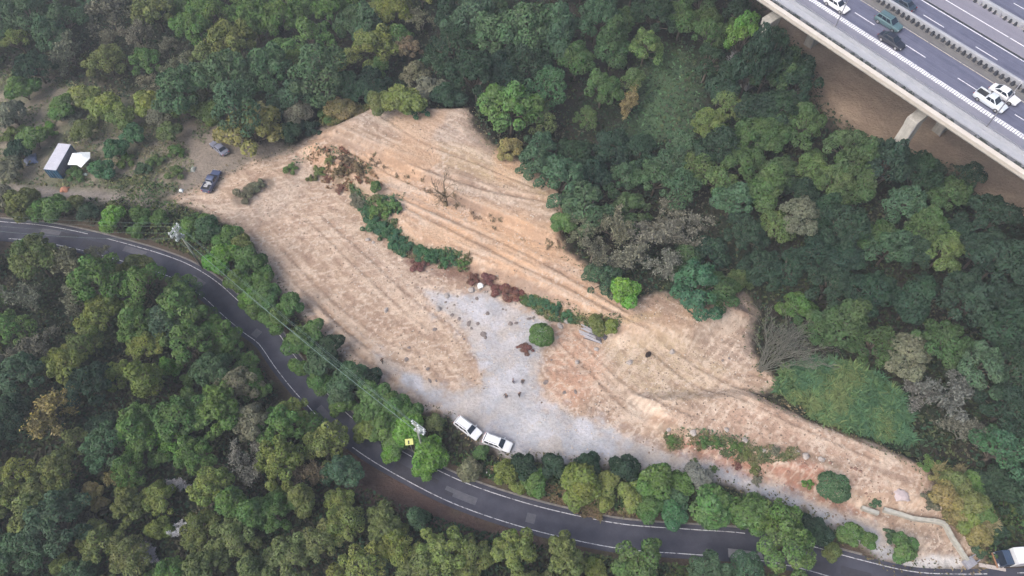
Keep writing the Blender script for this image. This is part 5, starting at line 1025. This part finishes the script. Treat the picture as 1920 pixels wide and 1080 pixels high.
def grass_mass(name, poly_, n, ln, cols, label, seed, z0=-2, tall=1.0):
    r = np.random.default_rng(seed); lo = poly_.min(0); hi = poly_.max(0); nt = n//22; x = np.repeat(r.uniform(lo[0], hi[0], nt*3), 22)+r.normal(0, .22*tall, nt*66); y = np.repeat(r.uniform(lo[1], hi[1], nt*3), 22)+r.normal(0, .22*tall, nt*66); m = sdf(x, y, poly_)+1.0*(fbm(x/2, y/2, seed, 2)-.5)*2 > 0; x = x[m][:n]; y = y[m][:n]
    cl_ = np.floor(x/1.1)*1.1+np.floor(y/1.1)*7.3; z = height(x, y); a = r.uniform(0, 6.283, len(x)); L = ln*r.uniform(.7, 1.2, len(x))*(.5+1.1*_hash(np.floor(x/1.3), np.floor(y/1.3), seed)); le = r.uniform(.25, .9, len(x)); w = .085
    ca, sa = np.cos(a), np.sin(a); b = np.stack([x, y, z], 1); mid = b+np.stack([ca*L*.25*le, sa*L*.25*le, L*.62], 1); tip = b+np.stack([ca*L*.75*le, sa*L*.75*le, L*(.95-.45*le)], 1); s = np.stack([-sa*w, ca*w, 0*sa], 1)
    Q = np.concatenate([np.stack([b-s, b+s, mid+s*1.3, mid-s*1.3], 1), np.stack([mid-s*1.3, mid+s*1.3, tip+s*.2, tip-s*.2], 1)]); k = np.clip(fbm(x/3.5, y/3.5, seed+1, 3)*2-.5+r.normal(0, .18, len(x)), 0, .999)*len(cols)
    C_ = np.array([S(*c, k=1.4) for c in cols])[k.astype(int)]*r.uniform(.75, 1.25, len(x))[:, None]; o = link(name, quad_mesh(name, Q, np.concatenate([C_, C_]), M_UNDER, None, 'tintcol')); tag(o, label, 'grass', None, 'stuff')
grass_mass('tall_grass', GRASSF, 15000, 2.0, [(76,108,80),(82,112,78),(92,118,78),(102,122,80),(112,126,82)], 'tall yellow-green silvergrass slope right of the fanning grey tree', 21)
grass_mass('dry_grass', WP([(1745,880),(1800,880),(1850,960),(1845,1035),(1800,1000),(1740,935)], .5), 6500, 1.3, [(128,122,92),(142,132,96),(120,120,80),(150,138,100)], 'dry tan grass slope above the long white wall', 22)
grass_mass('verge_grass', WP([(870,862),(960,905),(1040,935),(1100,962),(1230,978),(1180,955),(1060,915),(960,880)], 0), 4000, .8, [(120,104,82),(104,104,70),(132,112,92)], 'dry grass on the verge between hedge and road', 23)
grass_mass('fringe_grass', WP([(600,225),(640,200),(720,195),(800,200),(800,214),(700,222),(610,240)], 0), 3500, 1.3, [(120,118,76),(110,120,72),(142,126,92)], 'yellowish grass fringe along the top of the terraces', 24)
grass_mass('bank_grass', WP([(655,350),(700,380),(750,384),(752,400),(740,425),(770,456),(830,474),(885,488),(872,504),(800,492),(740,468),(690,425),(664,385)], .8), 4200, .75, [(72,104,76),(84,108,72),(104,112,78),(120,110,84)], 'ragged green grass and weeds on the bank between the terraces', 25)
grass_mass('bank_grass', WP([(975,552),(1030,566),(1085,592),(1150,600),(1150,622),(1080,606),(1010,586)], .8), 2000, .65, [(76,106,74),(96,110,74),(120,118,80)], 'ragged grass strip above the round green bush', 26)
grass_mass('bank_grass', WP([(1245,812),(1330,818),(1420,842),(1490,850),(1480,866),(1420,872),(1330,842),(1262,836)], .8), 2200, .55, [(90,104,74),(110,112,80),(130,118,92)], 'weedy fringe along the top of the red bank', 27)
grass_mass('bank_grass', WP([(570,290),(650,285),(700,320),(720,360),(660,360),(600,340)], .8), 1800, .5, [(150,122,94),(164,134,104),(110,108,74),(128,90,74)], 'dry orange-brown scrub grass at the head of the green bank', 28)
grass_mass('bank_grass', WP([(700,292),(790,338),(870,388),(960,424),(1048,468),(1044,486),(950,446),(860,408),(770,352),(690,308)], 1.5), 1300, .4, [(150,128,108),(128,116,90),(166,142,118)], 'dry brown stubble along the step of the upper terrace', 29)
# --- woods beyond the picture, one mass
r = np.random.default_rng(77); lowc = [crown_proto('broad', 900+i, 90, .12)[1] for i in range(3)]; PV = []; CV = []
for i in range(900):
    px, py = r.uniform(-520, 2440), r.uniform(-330, 1500)
    if -110 < px < 2030 and -95 < py < 1180: continue
    x, y = W0(px, py, -2); x, y = float(x), float(y)
    if y < -12 or seg_dist(np.array([x]), np.array([y]), ROADC)[0][0] < 5 or sdf(np.array([x]), np.array([y]), BROWN)[0] > -2 or (PV and min((p[0]-x)**2+(p[1]-y)**2 for p in CV) < 20): continue
    me = lowc[i % 3]; v = np.zeros(len(me.vertices)*3, np.float32); me.vertices.foreach_get('co', v); R = r.uniform(2.8, 4.4); a = r.uniform(0, 6.28); v = v.reshape(-1, 3); c, s = math.cos(a), math.sin(a)
    q = np.stack([(v[:, 0]*c-v[:, 1]*s)*R+x, (v[:, 0]*s+v[:, 1]*c)*R+y, v[:, 2]*R+hz(x, y)], 1).reshape(-1, 4, 3); PV.append(q); CV.append((x, y))
col = np.concatenate([np.tile(np.array(S(*COLS[random.choice('oggbdd')], k=LEAFK)), (len(q), 1))*r.uniform(.7, 1.3, (len(q), 1)) for q in PV])
o = link('forest', quad_mesh('forest', np.concatenate(PV), col, M_UNDER, None, 'tintcol')); tag(o, 'dense green woods continuing all around the clearing and road', 'forest', None, 'stuff')

# ================================================================== AIR
zmin = float(Z.min())-2.0; zmax = CAM_H+4; lim = float(max(np.abs(gx).max(), np.abs(gy).max()))+20
hzb = MB().box((0, 0, (zmin+zmax)/2), (2*lim, 2*lim, zmax-zmin)); me = bpy.data.meshes.new('haze'); me.from_pydata(hzb.v, [], hzb.f)
hm = bpy.data.materials.new('haze'); hm.use_nodes = True; hn = hm.node_tree.nodes; hn.remove(hn['Principled BSDF'])
pv = hn.new('ShaderNodeVolumePrincipled'); pv.inputs['Density'].default_value = .00055; pv.inputs['Color'].default_value = (.86, .92, 1.0, 1); pv.inputs['Anisotropy'].default_value = .1
hm.node_tree.links.new(pv.outputs[0], hn['Material Output'].inputs['Volume']); me.materials.append(hm)
haze = link('haze', me); tag(haze, 'thin pale haze hanging over the whole valley', 'haze', None, 'stuff')
